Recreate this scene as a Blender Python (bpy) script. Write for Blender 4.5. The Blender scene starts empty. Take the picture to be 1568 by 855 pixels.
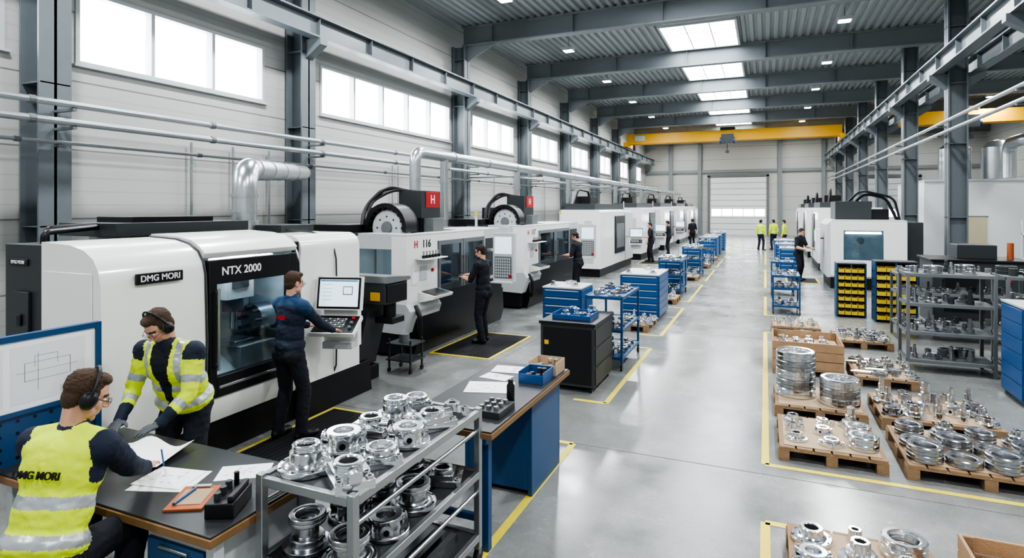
import bpy, math, random
import numpy as np
import bmesh
from mathutils import Vector as V, Matrix
from mathutils import noise as mnoise
random.seed(5)
sc=bpy.context.scene
# ------------------------------------------------------------------ materials
def lin(c):
    o=[]
    for x in c:
        x=x/255.0
        o.append(x/12.92 if x<=.04045 else ((x+.055)/1.055)**2.4)
    return o
def mk(name,col,rough=.5,metal=0.0,var=.06,scale=6,bump=0.0,bscale=80,emit=0.0,coat=0.0):
    m=bpy.data.materials.new(name); m.use_nodes=True
    nt=m.node_tree; b=nt.nodes['Principled BSDF']
    c=lin(col)
    tc=nt.nodes.new('ShaderNodeTexCoord')
    nz=nt.nodes.new('ShaderNodeTexNoise'); nz.inputs['Scale'].default_value=scale; nz.inputs['Detail'].default_value=4
    nt.links.new(tc.outputs['Object'],nz.inputs['Vector'])
    mx=nt.nodes.new('ShaderNodeMix'); mx.data_type='RGBA'
    mx.inputs[6].default_value=[max(0,x*(1-var)) for x in c]+[1]
    mx.inputs[7].default_value=[min(1,x*(1+var)) for x in c]+[1]
    nt.links.new(nz.outputs['Fac'],mx.inputs[0]); nt.links.new(mx.outputs[2],b.inputs['Base Color'])
    b.inputs['Roughness'].default_value=rough; b.inputs['Metallic'].default_value=metal
    if coat: b.inputs['Coat Weight'].default_value=coat; b.inputs['Coat Roughness'].default_value=.1
    if emit:
        nt.links.new(mx.outputs[2],b.inputs['Emission Color']); b.inputs['Emission Strength'].default_value=emit
    if bump:
        n2=nt.nodes.new('ShaderNodeTexNoise'); n2.inputs['Scale'].default_value=bscale; n2.inputs['Detail'].default_value=3
        nt.links.new(tc.outputs['Object'],n2.inputs['Vector'])
        bp=nt.nodes.new('ShaderNodeBump'); bp.inputs['Strength'].default_value=bump; bp.inputs['Distance'].default_value=.02
        nt.links.new(n2.outputs['Fac'],bp.inputs['Height']); nt.links.new(bp.outputs['Normal'],b.inputs['Normal'])
    return m
WHITE=mk('machine_white',(232,232,228),.3,coat=.35,var=.02)
SILV=mk('panel_silver',(176,180,182),.35,.1,var=.03)
LGREY=mk('light_grey_paint',(192,195,195),.4,var=.03)
GREY=mk('mid_grey_paint',(110,114,116),.45,var=.04)
DGREY=mk('dark_grey_paint',(58,62,64),.42,var=.06)
BLACK=mk('black_paint',(24,25,27),.38,var=.1)
RUB=mk('black_rubber',(24,24,26),.8,var=.15,bump=.3,bscale=200)
BLUE=mk('blue_paint',(34,76,118),.4,var=.05)
BLUE2=mk('blue_bin_plastic',(34,84,138),.35,var=.04)
YEL=mk('crane_yellow',(232,176,40),.4,var=.05)
YELB=mk('yellow_bin_plastic',(212,184,56),.4,var=.05)
LINE=mk('floor_marking_yellow',(222,204,72),.5,var=.15,scale=30)
STEELB=mk('structural_steel_paint',(112,119,123),.42,.1,var=.06)
STEELL=mk('roof_beam_paint',(128,134,137),.5,.1,var=.05)
CHROME=mk('machined_steel',(226,228,230),.17,1.0,var=.06,scale=20)
CHROM2=mk('turned_steel',(178,180,183),.24,1.0,var=.14,scale=30)
GALV=mk('galvanized_duct',(200,203,205),.28,.9,var=.14,scale=12)
PIPE=mk('conduit_pipe',(168,172,174),.35,.6,var=.05)
ALU=mk('aluminium_profile',(176,179,180),.3,.9,var=.05)
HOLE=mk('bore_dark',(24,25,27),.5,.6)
WOOD=mk('pallet_wood',(146,120,92),.75,var=.32,scale=14,bump=.3,bscale=40)
CRATE=mk('crate_wood',(170,138,106),.7,var=.22,scale=10,bump=.2)
CARD=mk('cardboard',(178,156,130),.85,var=.08)
EDGE=mk('wood_edge',(138,106,72),.55,var=.15,scale=20)
TOPM=mk('dark_linoleum_top',(54,56,58),.34,var=.1)
PAPER=mk('paper',(236,237,237),.8,var=.01)
INK=mk('ink_lines',(112,118,126),.8)
RED=mk('red_paint',(190,34,40),.4)
ORG=mk('orange_clipboard',(180,98,58),.5)
SKIN=mk('skin',(202,154,130),.5,var=.08,scale=25)
LIP=mk('lips',(168,108,98),.5)
HAIR=mk('brown_hair',(82,62,46),.7,var=.35,scale=60,bump=.8,bscale=150)
HAIRD=mk('dark_hair',(44,36,31),.7,var=.3,scale=80,bump=.6,bscale=220)
HIVIS=mk('hivis_yellow',(208,228,50),.65,var=.1,scale=10,bump=.45,bscale=16,emit=.05)
REFL=mk('reflective_tape',(172,176,176),.35,.3,var=.05)
NAVY=mk('navy_workwear',(32,40,58),.8,var=.18,scale=10,bump=.5,bscale=16)
BLKC=mk('black_workwear',(28,31,40),.85,var=.18,scale=10,bump=.5,bscale=16)
TEAL=mk('blue_workwear',(28,62,96),.75,var=.12,scale=10,bump=.5,bscale=16)
GLOVE=mk('grey_glove',(90,94,98),.8,var=.1,bump=.2)
EYEW=mk('eye_white',(225,222,218),.3)
SHOE=mk('safety_shoe',(30,29,28),.5)
SCREEN=mk('display_panel',(196,212,222),.2,emit=1.1,var=.02)
SCRD=mk('display_frame_items',(80,112,142),.3,emit=.3)
LAMPM=mk('lamp_lens',(255,255,255),.3,emit=26,var=0)
PANEM=mk('daylit_window_pane',(244,249,255),.3,emit=9.0,var=.01,scale=.3)
SKYM=mk('daylit_skylight_pane',(244,249,255),.3,emit=13.0,var=.01,scale=.3)
INNER=mk('machine_interior',(160,170,175),.35,.3,var=.3,scale=4)
LENS=mk('worklight_lens',(235,245,255),.3,emit=14)
WHITEW=mk('office_partition_white',(222,224,224),.6,var=.01)
TAN=mk('door_tan',(190,180,154),.5)
BOTTLE=mk('bottle_plastic',(30,30,32),.25)
def glassm(name,tint,fac):
    GL=bpy.data.materials.new(name); GL.use_nodes=True
    nt=GL.node_tree; nt.nodes.clear()
    o=nt.nodes.new('ShaderNodeOutputMaterial'); t=nt.nodes.new('ShaderNodeBsdfTransparent'); g=nt.nodes.new('ShaderNodeBsdfGlossy'); mx=nt.nodes.new('ShaderNodeMixShader')
    t.inputs[0].default_value=tint; g.inputs['Roughness'].default_value=.05; mx.inputs[0].default_value=fac
    nt.links.new(t.outputs[0],mx.inputs[1]); nt.links.new(g.outputs[0],mx.inputs[2]); nt.links.new(mx.outputs[0],o.inputs[0]); return GL
GL=glassm('safety_glass',(.78,.84,.87,1),.1); GLS=glassm('smoked_door_glass',(.5,.56,.6,1),.12); SPEC=glassm('spectacle_lens',(.93,.95,.96,1),.05)
# floor
FL=bpy.data.materials.new('polished_concrete'); FL.use_nodes=True
nt=FL.node_tree; b=nt.nodes['Principled BSDF']; N=nt.nodes.new; L=nt.links.new
ge=N('ShaderNodeNewGeometry'); n1=N('ShaderNodeTexNoise'); n1.inputs['Scale'].default_value=.8; n1.inputs['Detail'].default_value=9; n1.inputs['Roughness'].default_value=.7
n2=N('ShaderNodeTexNoise'); n2.inputs['Scale'].default_value=45; n2.inputs['Detail'].default_value=3
L(ge.outputs['Position'],n1.inputs['Vector']); L(ge.outputs['Position'],n2.inputs['Vector'])
cr=N('ShaderNodeValToRGB'); cr.color_ramp.elements[0].position=.3; cr.color_ramp.elements[1].position=.72
cr.color_ramp.elements[0].color=lin((116,118,116))+[1]; cr.color_ramp.elements[1].color=lin((150,152,149))+[1]
L(n1.outputs['Fac'],cr.inputs[0])
mm=N('ShaderNodeMix'); mm.data_type='RGBA'; mm.blend_type='MULTIPLY'; mm.inputs[0].default_value=.4
c2=N('ShaderNodeValToRGB'); c2.color_ramp.elements[0].position=.35; c2.color_ramp.elements[0].color=(.7,.7,.7,1); c2.color_ramp.elements[1].position=.5
L(n2.outputs['Fac'],c2.inputs[0]); L(cr.outputs[0],mm.inputs[6]); L(c2.outputs[0],mm.inputs[7]); L(mm.outputs[2],b.inputs['Base Color'])
mr=N('ShaderNodeMapRange'); mr.inputs[1].default_value=.3; mr.inputs[2].default_value=.7; mr.inputs[3].default_value=.14; mr.inputs[4].default_value=.34; L(n1.outputs['Fac'],mr.inputs[0]); L(mr.outputs[0],b.inputs['Roughness'])
b.inputs['Specular IOR Level'].default_value=.65
def wallmat(name,col,pitch=1.15,rib=.23):
    m=bpy.data.materials.new(name); m.use_nodes=True; nt=m.node_tree; b=nt.nodes['Principled BSDF']; N=nt.nodes.new; L=nt.links.new
    ge=N('ShaderNodeNewGeometry'); sx=N('ShaderNodeSeparateXYZ'); L(ge.outputs['Position'],sx.inputs[0])
    def band(p,w):
        a=N('ShaderNodeMath'); a.operation='DIVIDE'; a.inputs[1].default_value=p; L(sx.outputs['Z'],a.inputs[0])
        f=N('ShaderNodeMath'); f.operation='FRACT'; L(a.outputs[0],f.inputs[0])
        l=N('ShaderNodeMath'); l.operation='LESS_THAN'; l.inputs[1].default_value=w; L(f.outputs[0],l.inputs[0]); return l
    j=band(pitch,.022); r=band(rib,.12)
    n=N('ShaderNodeTexNoise'); n.inputs['Scale'].default_value=.6; L(ge.outputs['Position'],n.inputs['Vector'])
    m0=N('ShaderNodeMix'); m0.data_type='RGBA'; c=lin(col); m0.inputs[6].default_value=[x*.88 for x in c]+[1]; m0.inputs[7].default_value=c+[1]; L(n.outputs['Fac'],m0.inputs[0])
    m1=N('ShaderNodeMix'); m1.data_type='RGBA'; m1.inputs[7].default_value=[x*.84 for x in c]+[1]; L(r.outputs[0],m1.inputs[0]); L(m0.outputs[2],m1.inputs[6])
    m2=N('ShaderNodeMix'); m2.data_type='RGBA'; m2.inputs[7].default_value=[x*.4 for x in c]+[1]; L(j.outputs[0],m2.inputs[0]); L(m1.outputs[2],m2.inputs[6])
    L(m2.outputs[2],b.inputs['Base Color']); b.inputs['Roughness'].default_value=.5
    return m
WALL=wallmat('sandwich_wall_panels',(190,191,186))
DECK=mk('roof_deck',(156,161,163),.5,.2,var=.04)
# ------------------------------------------------------------------ mesh builder
def sphere_vf(c,ax,nu=14,nv=9):
    vs=[V(c)+ax[2]]; fs=[]
    for i in range(1,nv):
        th=math.pi*i/nv
        for j in range(nu):
            ph=2*math.pi*j/nu
            vs.append(V(c)+ax[0]*(math.sin(th)*math.cos(ph))+ax[1]*(math.sin(th)*math.sin(ph))+ax[2]*math.cos(th))
    vs.append(V(c)-ax[2]); last=len(vs)-1
    for j in range(nu):
        fs.append((0,1+j,1+(j+1)%nu)); b0=1+(nv-2)*nu; fs.append((last,b0+(j+1)%nu,b0+j))
        for i in range(nv-2):
            a=1+i*nu; b=a+nu; fs.append((a+j,b+j,b+(j+1)%nu,a+(j+1)%nu))
    return vs,fs
def perp(d):
    d=d.normalized(); a=V((0,0,1)) if abs(d.z)<.9 else V((1,0,0))
    u=d.cross(a).normalized(); return u,d.cross(u).normalized()
class MB:
    def __init__(s): s.v=[];s.f=[];s.m=[];s.sm=[];s.mats=[]
    def mi(s,mat):
        if mat not in s.mats: s.mats.append(mat)
        return s.mats.index(mat)
    def add(s,vs,fs,mat,smooth=False):
        b=len(s.v); k=s.mi(mat); s.v.extend([tuple(x) for x in vs])
        for f in fs: s.f.append(tuple(b+i for i in f)); s.m.append(k); s.sm.append(smooth)
    def box(s,x0,x1,y0,y1,z0,z1,mat):
        vs=[(x,y,z) for z in (z0,z1) for y in (y0,y1) for x in (x0,x1)]
        s.add(vs,[(0,2,3,1),(4,5,7,6),(0,1,5,4),(2,6,7,3),(0,4,6,2),(1,3,7,5)],mat)
    def obox(s,c,size,M,mat):
        hx,hy,hz=size[0]/2,size[1]/2,size[2]/2; c=V(c)
        vs=[c+M@V((x,y,z)) for z in (-hz,hz) for y in (-hy,hy) for x in (-hx,hx)]
        s.add(vs,[(0,2,3,1),(4,5,7,6),(0,1,5,4),(2,6,7,3),(0,4,6,2),(1,3,7,5)],mat)
    def cyl(s,p0,p1,r,mat,n=16,r2=None):
        p0=V(p0);p1=V(p1); r2=r if r2 is None else r2; u,w=perp(p1-p0)
        vs=[];
        for p,q in ((p0,r),(p1,r2)):
            for i in range(n):
                a=2*math.pi*i/n; vs.append(p+u*(q*math.cos(a))+w*(q*math.sin(a)))
        s.add(vs,[(i,(i+1)%n,n+(i+1)%n,n+i) for i in range(n)],mat,True)
        s.add(vs[:n],[tuple(range(n))[::-1]],mat); s.add(vs[n:],[tuple(range(n))],mat)
    def lathe(s,c,prof,mat,n=26,closed=True,M=None):
        M=M or Matrix.Identity(3); c=V(c); k=len(prof); vs=[]
        for i in range(n):
            a=2*math.pi*i/n
            for r,z in prof: vs.append(c+M@V((r*math.cos(a),r*math.sin(a),z)))
        fs=[]
        for i in range(n):
            j=(i+1)%n
            for q in range(k if closed else k-1):
                w=(q+1)%k; fs.append((i*k+q,j*k+q,j*k+w,i*k+w))
        s.add(vs,fs,mat,True)
    def ext(s,poly,axis,a0,a1,mat,smooth=False):
        def pt(p,a): return {'Y':(p[0],a,p[1]),'X':(a,p[0],p[1]),'Z':(p[0],p[1],a)}[axis]
        n=len(poly); vs=[pt(p,a0) for p in poly]+[pt(p,a1) for p in poly]
        s.add(vs,[(i,(i+1)%n,n+(i+1)%n,n+i) for i in range(n)],mat,smooth)
        s.add(vs[:n],[tuple(range(n))[::-1]],mat); s.add(vs[n:],[tuple(range(n))],mat)
    def tube(s,pts,r,mat,n=12):
        pts=[V(p) for p in pts]; u=None; rings=[]
        for i,p in enumerate(pts):
            d=(pts[min(i+1,len(pts)-1)]-pts[max(i-1,0)]).normalized()
            if u is None: u,w=perp(d)
            else:
                u=(u-d*u.dot(d)).normalized(); w=d.cross(u).normalized()
            rings.append([p+u*(r*math.cos(2*math.pi*k/n))+w*(r*math.sin(2*math.pi*k/n)) for k in range(n)])
        vs=[x for rg in rings for x in rg]; fs=[]
        for i in range(len(rings)-1):
            for k in range(n): fs.append((i*n+k,i*n+(k+1)%n,(i+1)*n+(k+1)%n,(i+1)*n+k))
        s.add(vs,fs,mat,True); s.add(rings[0],[tuple(range(n))],mat); s.add(rings[-1],[tuple(range(n))],mat)
    def ell(s,c,ax,mat,nu=16,nv=10):
        vs,fs=sphere_vf(c,[V(a) for a in ax],nu,nv); s.add(vs,fs,mat,True)
    def obj(s,name,bevel=0,parent=None,seg=2,sharp=True):
        xs=np.array(s.v); lo=xs.min(0); hi=xs.max(0); c=V(((lo[0]+hi[0])/2,(lo[1]+hi[1])/2,lo[2]))
        me=bpy.data.meshes.new(name); me.from_pydata([tuple(V(p)-c) for p in s.v],[],s.f)
        for m in s.mats: me.materials.append(m)
        me.polygons.foreach_set('material_index',s.m); me.polygons.foreach_set('use_smooth',s.sm); me.update()
        bm=bmesh.new(); bm.from_mesh(me); bmesh.ops.recalc_face_normals(bm,faces=bm.faces); bm.to_mesh(me); bm.free()
        if sharp:
            try: me.set_sharp_from_angle(angle=math.radians(33))
            except Exception: pass
        o=bpy.data.objects.new(name,me); sc.collection.objects.link(o); o.location=c
        if bevel:
            bv=o.modifiers.new('bevel','BEVEL'); bv.width=bevel; bv.segments=seg; bv.limit_method='ANGLE'; bv.angle_limit=math.radians(38)
        if parent: o.parent=parent; o.location=c-parent.location
        return o
def fillet(pts,r,n=8):
    pts=[V(p) for p in pts]; out=[pts[0]]
    for i in range(1,len(pts)-1):
        a,b,c=pts[i-1],pts[i],pts[i+1]; p=b+(a-b).normalized()*r; q=b+(c-b).normalized()*r
        for k in range(n+1):
            t=k/n; out.append(p*(1-t)**2+b*2*t*(1-t)+q*t*t)
    out.append(pts[-1]); return out
def text(body,loc,size,rot,mat,parent,ext=.002,name='lettering'):
    cu=bpy.data.curves.new(name,'FONT'); cu.body=body; cu.size=size; cu.extrude=ext; cu.align_x='CENTER'; cu.align_y='CENTER'; cu.offset=.016*size
    t=bpy.data.objects.new(name,cu); sc.collection.objects.link(t); dg=bpy.context.evaluated_depsgraph_get()
    me=bpy.data.meshes.new_from_object(t.evaluated_get(dg)); bpy.data.objects.remove(t)
    o=bpy.data.objects.new(name,me); me.materials.clear(); me.materials.append(mat); sc.collection.objects.link(o)
    o.rotation_euler=rot; o.parent=parent; o.location=V(loc)-parent.location
    return o
def worklight(loc,sx,sy,e,rot=(0,0,0),parent=None):
    la=bpy.data.lights.new('work_light','AREA'); la.shape='RECTANGLE'; la.size=sx; la.size_y=sy; la.energy=e; la.color=(.9,.96,1)
    o=bpy.data.objects.new('work_light',la); sc.collection.objects.link(o); o.rotation_euler=rot
    if parent: o.parent=parent; o.location=V(loc)-parent.location
    else: o.location=loc
FX=(math.pi/2,0,math.pi/2); FY=(math.pi/2,0,0)
# ------------------------------------------------------------------ room
XL,XR,YB,YF=-10.6,16.0,57.5,-6.0
ZR=9.12; ZB=8.4
mb=MB(); mb.box(XL-.3,XR+.3,YF,YB+.3,-.2,0,FL); mb.obj('floor')
mb=MB(); JM=mk('floor_joint',(92,94,94),.7)
for y in (6.02,12.2,18.4,24.6,30.8,37,43.2): mb.box(XL,XR,y-.005,y+.005,0,.0012,JM)
for x in (-4.0,3.6): mb.box(x-.004,x+.004,YF,YB,0,.0012,JM)
mb.obj('floor_expansion_joints')
wins=[(1.4,5.2,3),(6.2,10.25,3),(12.1,18.95,5),(20.7,24.9,3),(27,31.1,3),(33,37.2,3),(39.2,43.2,3),(45.2,49.2,3),(51,55,3)]
Z0,Z1=4.9,6.2
mb=MB(); mb.box(XL-.25,XL,YF,YB,0,Z0,WALL); mb.box(XL-.25,XL,YF,YB,Z1,ZR+.1,WALL)
py=YF
for a,b,n in wins: mb.box(XL-.25,XL,py,a,Z0,Z1,WALL); py=b
mb.box(XL-.25,XL,py,YB,Z0,Z1,WALL); mb.obj('wall_left')
for i,(a,b,n) in enumerate(wins):
    mb=MB(); mb.box(XL-.2,XL-.16,a,b,Z0,Z1,PANEM)
    fr=.07
    mb.box(XL-.16,XL+.02,a,b,Z0,Z0+fr,LGREY); mb.box(XL-.16,XL+.02,a,b,Z1-fr,Z1,LGREY)
    for k in range(n+1):
        y=a+(b-a-fr)*k/n; mb.box(XL-.16,XL+.02,y,y+fr,Z0+fr,Z1-fr,LGREY)
    mb.box(XL,XL+.09,a-.05,b+.05,Z0-.04,Z0,LGREY)
    mb.obj('window_%d'%(i+1))
mb=MB(); mb.box(XL,XR,YB,YB+.25,0,ZR+.1,WALL); mb.obj('wall_back')
mb=MB(); mb.box(XR,XR+.25,YF,YB,0,ZR+.1,WALL); mb.obj('wall_right')
mb=MB(); x=XL; prof=[]
while x<XR:
    prof+= [(x,ZR),(x+.11,ZR),(x+.15,ZR+.07),(x+.24,ZR+.07),(x+.28,ZR)]; x+=.28
vs=[(p[0],YF,p[1]) for p in prof]+[(p[0],YB,p[1]) for p in prof]; n=len(prof)
mb.add(vs,[(i,i+1,n+i+1,n+i) for i in range(n-1)],DECK); mb.box(XL,XR,YF,YB,ZR+.09,ZR+.2,DECK); mb.obj('ceiling')
cols=[-.6,5.6,11.1,19.3,25.6,31.8,38,44,50,56.5]
for i,y in enumerate(cols):
    mb=MB(); z0=ZB; z1=ZR-.01
    mb.box(-10.2,15.9,y-.15,y+.15,z0,z0+.05,STEELL); mb.box(-10.2,15.9,y-.15,y+.15,z1-.05,z1,STEELL); mb.box(-10.2,15.9,y-.02,y+.02,z0+.05,z1-.05,STEELL)
    for x in range(-9,16,3): mb.box(x-.01,x+.01,y-.13,y+.13,z0+.05,z1-.05,STEELL)
    mb.ext([(-10.15,ZB-.6),(-10.15,ZB),(-8.9,ZB)],'Y',y-.03,y+.03,STEELL)
    mb.obj('roof_beam')
def hcol(x,y,w,d,z1,mat,name,bracket=None):
    mb=MB()
    mb.box(x-d/2,x-d/2+.04,y-w/2,y+w/2,0,z1,mat); mb.box(x+d/2-.04,x+d/2,y-w/2,y+w/2,0,z1,mat); mb.box(x-d/2,x+d/2,y-.02,y+.02,0,z1,mat)
    mb.box(x-d/2-.05,x+d/2+.05,y-w/2-.05,y+w/2+.05,0,.03,mat)
    for z in (2.2,4.4,6.2,7.9): mb.box(x-d/2,x+d/2,y-w/2+.02,y+w/2-.02,z,z+.02,mat)
    if bracket:
        for s in bracket:
            xa=x+s*d/2; mb.ext([(xa,6.05),(xa+s*.45,6.35),(xa+s*.45,6.5),(xa,6.5)],'Y',y-.12,y+.12,mat)
    mb.obj(name)
for y in cols[1:-1]: hcol(-10.3,y,.46,.5,ZB,STEELB,'steel_column',(1,))
rcol=(9.1,15.3,21.5,27.7,33.9,40,46.1,52.3)
for y in rcol: hcol(5.25,y,.42,.5,ZR-.02,STEELB,'steel_column',(-1,1))
def rail(x,name):
    mb=MB(); z=6.5
    mb.box(x-.14,x+.14,-5.5,57,z,z+.04,STEELB); mb.box(x-.16,x+.16,-5.5,57,z+.46,z+.5,STEELB); mb.box(x-.015,x+.015,-5.5,57,z+.04,z+.46,STEELB); mb.box(x-.03,x+.03,-5.5,57,z+.5,z+.55,GREY)
    for k in range(0,60,2): mb.box(x-.12,x+.12,-5+k,-4.98+k,z+.04,z+.46,STEELB)
    mb.obj(name)
rail(-9.75,'crane_runway_beam'); rail(4.75,'crane_runway_beam'); rail(5.75,'crane_runway_beam')
def crane(x0,x1,y):
    mb=MB(); zr=7.05
    for x in (x0,x1): mb.box(x-.13,x+.13,y-.9,y+1.3,zr+.05,zr+.4,YEL); [mb.cyl((x-.06,y+q,zr+.1),(x+.06,y+q,zr+.1),.1,DGREY) for q in (-.7,1.1)]
    mb.box(x0,x1,y-.22,y+.02,zr+.3,zr+1.05,YEL); mb.box(x0,x1,y+.4,y+.64,zr+.3,zr+1.05,YEL)
    xm=x0+(x1-x0)*.5; mb.box(xm-.5,xm+.5,y-.3,y+.64,zr+1.05,zr+1.25,DGREY); mb.box(xm-.4,xm+.4,y-.75,y-.22,zr+.0,zr+.7,DGREY); mb.cyl((xm-.5,y-.5,zr+.25),(xm+.5,y-.5,zr+.25),.22,BLUE)
    mb.cyl((xm,y-.5,zr+.1),(xm,y-.5,6.6),.02,BLACK); mb.box(xm-.12,xm+.12,y-.6,y-.4,6.4,6.6,DGREY)
    mb.box(x0+.6,x0+1.4,y-.35,y-.22,zr+.5,zr+.9,LGREY)
    mb.obj('overhead_bridge_crane',.01)
crane(-9.75,4.75,45.4); crane(5.75,15.6,41.5)
for (x,z,r) in ((-9.6,4.05,.05),(-9.6,3.78,.055),(-9.95,3.5,.03)):
    mb=MB(); mb.cyl((x,-5,z),(x,56.5,z),r,PIPE,10)
    for y in cols[1:-1]: mb.box(-10.04,x+.03,y-.03,y+.03,z-r-.04,z-r,GREY); 
    for k in range(-4,56,3): mb.cyl((x,k,z),(x,k+.08,z),r+.012,GREY,10)
    mb.obj('wall_pipe')
for (x,z,r) in ((4.8,5.0,.05),(4.8,4.7,.05)):
    mb=MB(); mb.cyl((x,-5,z),(x,56,z),r,PIPE,10)
    for y in rcol: mb.box(x-.05,4.99,y-.03,y+.03,z-r-.04,z-r,GREY)
    mb.obj('wall_pipe')
mb=MB()
for y in (8.3,9.3,10.3,15.2,15.5,22.6,28.8): mb.cyl((-10.5,y,0),(-10.5,y,3.8),.025,PIPE,8); mb.box(-10.58,-10.42,y-.1,y+.1,1.3,1.6,LGREY)
mb.obj('electrical_conduits')
def enddoor(x0,x1,h,name):
    mb=MB(); y=YB-.06
    n=10
    for k in range(n): mb.box(x0,x1,y,YB-.002,h*k/n+.002,h*(k+1)/n-.04,WHITEW)
    mb.box(x0-.2,x0,y-.1,YB-.002,0,h+.15,GREY); mb.box(x1,x1+.2,y-.1,YB-.002,0,h+.15,GREY); mb.box(x0-.2,x1+.2,y-.1,YB-.002,h,h+.25,GREY)
    for k in range(5):
        a=x0+.15+(x1-x0-.2)*k/5; mb.box(a,a+(x1-x0)/5-.15,y-.02,y,1.75,2.35,PANEM)
    mb.obj(name)
enddoor(-4.7,0.1,5.3,'door_1'); enddoor(7.5,11.5,5.0,'door_2')
mb=MB()
for x in (-8.2,-5.6,1.2,4.6): mb.box(x-.16,x+.16,YB-.3,YB-.002,0,ZR-.01,STEELL)
for a,b in ((XL+.01,-8.37),(-8.03,-5.77),(-5.43,1.03),(1.37,4.43),(4.77,XR-.01)): mb.box(a,b,YB-.25,YB-.002,5.7,5.95,STEELL)
mb.obj('trim_1')
for i,(y0,y1) in enumerate(((13.4,17.5),(21.9,25.3),(28.5,31.5),(34.8,37.7),(40.9,43.7),(47,49.7))):
    mb=MB(); x0,x1=-3.55,-1.0
    mb.box(x0,x1,y0,y1,ZR-.05,ZR-.03,SKYM)
    for a in ((x0-.08,x0,y0,y1),(x1,x1+.08,y0,y1),(x0-.08,x1+.08,y0-.08,y0),(x0-.08,x1+.08,y1,y1+.08)): mb.box(*a,ZR-.1,ZR-.002,LGREY)
    for q in (1/3,2/3): xm=x0+(x1-x0)*q; mb.box(xm-.02,xm+.02,y0,y1,ZR-.07,ZR-.04,LGREY)
    for q in (1/3,2/3): ym=y0+(y1-y0)*q; mb.box(x0,x1,ym-.02,ym+.02,ZR-.075,ZR-.045,LGREY)
    mb.obj('skylight_%d'%(i+1))
for x in (-7.1,2.4,11.5):
    for y in (-2.6,3.4,9.6,16.0,22.2,28.3,34.4,40.6,46.8,52.8):
        mb=MB(); mb.box(x-.2,x+.2,y-.2,y+.2,8.65,8.77,LGREY); mb.box(x-.17,x+.17,y-.17,y+.17,8.635,8.65,LAMPM); mb.cyl((x,y,8.77),(x,y,ZR-.003),.012,GREY,6); mb.obj('high_bay_lamp')
        la=bpy.data.lights.new('high_bay_light','AREA'); la.shape='SQUARE'; la.size=.6; la.energy=(390 if y<30 else 320) if x<5 else 240; la.color=(.95,.98,1)
        lo=bpy.data.objects.new('high_bay_light',la); sc.collection.objects.link(lo); lo.location=(x,y,8.6)
mb=MB(); mb.box(6.3,15.9,30.5,36,0,3.6,WHITEW); mb.box(7.6,8.5,30.46,30.5,0,2.1,TAN); mb.box(7.55,8.55,30.47,30.5,2.1,2.15,GREY); mb.box(6.3,15.9,30.45,36.05,3.6,3.7,LGREY); mb.obj('wall_partition',.01)
mb=MB(); mb.tube(fillet([(15.6,12,6.0),(15.6,30,6.0),(11,30,6.0),(11,30,3.75)],.5),.3,GALV,16); mb.tube(fillet([(15.3,12,5.2),(15.3,29,5.2),(9.4,29,5.2),(9.4,31,5.2),(9.4,31,3.75)],.5),.25,GALV,16); mb.obj('ventilation_duct')
for x in (8,9.6,11.2):
    mb=MB(); mb.lathe((x,33,3.702),[(0,0),(.6,0),(.62,.1),(.62,1.5),(.3,1.8),(0,1.85)],GALV,24,False); mb.obj('rooftop_tank')
def seg(mb,x0,y0,x1,y1,w=.07):
    mb.box(min(x0,x1)-(w/2 if x0==x1 else 0),max(x0,x1)+(w/2 if x0==x1 else 0),min(y0,y1)-(w/2 if y0==y1 else 0),max(y0,y1)+(w/2 if y0==y1 else 0),0.0015,.003,LINE)
mb=MB()
for a,b in ((1.2,6.0),(7.4,10.6),(11.7,15.2),(16.2,20),(21,25),(26,30),(31,36),(37,42),(43,50)):
    seg(mb,-1.87,a,-1.87,b); seg(mb,-1.87,b,-2.3,b); seg(mb,-1.87,a,-2.3,a)
seg(mb,0,6.25,0,12.9); seg(mb,0,6.25,3.6,6.25); seg(mb,0,12.9,.4,12.9)
seg(mb,0,14.9,0,18); seg(mb,0,20,0,26); seg(mb,0,28,0,36); seg(mb,0,38,0,48)
seg(mb,0,1.5,0,5.1); seg(mb,0,5.1,.45,5.1); seg(mb,0,14.9,.5,14.9)
mb.obj('floor_marking_lines')
def mat_(x0,x1,y0,y1,name='anti_fatigue_mat'):
    mb=MB(); mb.box(x0,x1,y0,y1,.0005,.014,RUB)
    k=x0+.06
    while k<x1-.03:
        mb.box(k,k+.03,y0+.05,y1-.05,.014,.018,RUB); k+=.07
    for a in ((x0-.05,x0,y0-.05,y1+.05),(x1,x1+.05,y0-.05,y1+.05),(x0,x1,y0-.05,y0),(x0,x1,y1,y1+.05)): mb.box(*a,.0005,.012,LINE)
    mb.obj(name)
mat_(-4.9,-4.25,4.0,5.85); mat_(-5.25,-4.2,8.8,10.6); mat_(-5.2,-4.3,15.0,16.9); mat_(-5.2,-4.3,26.4,28.2); mat_(.7,1.6,21.8,23.2)
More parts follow.
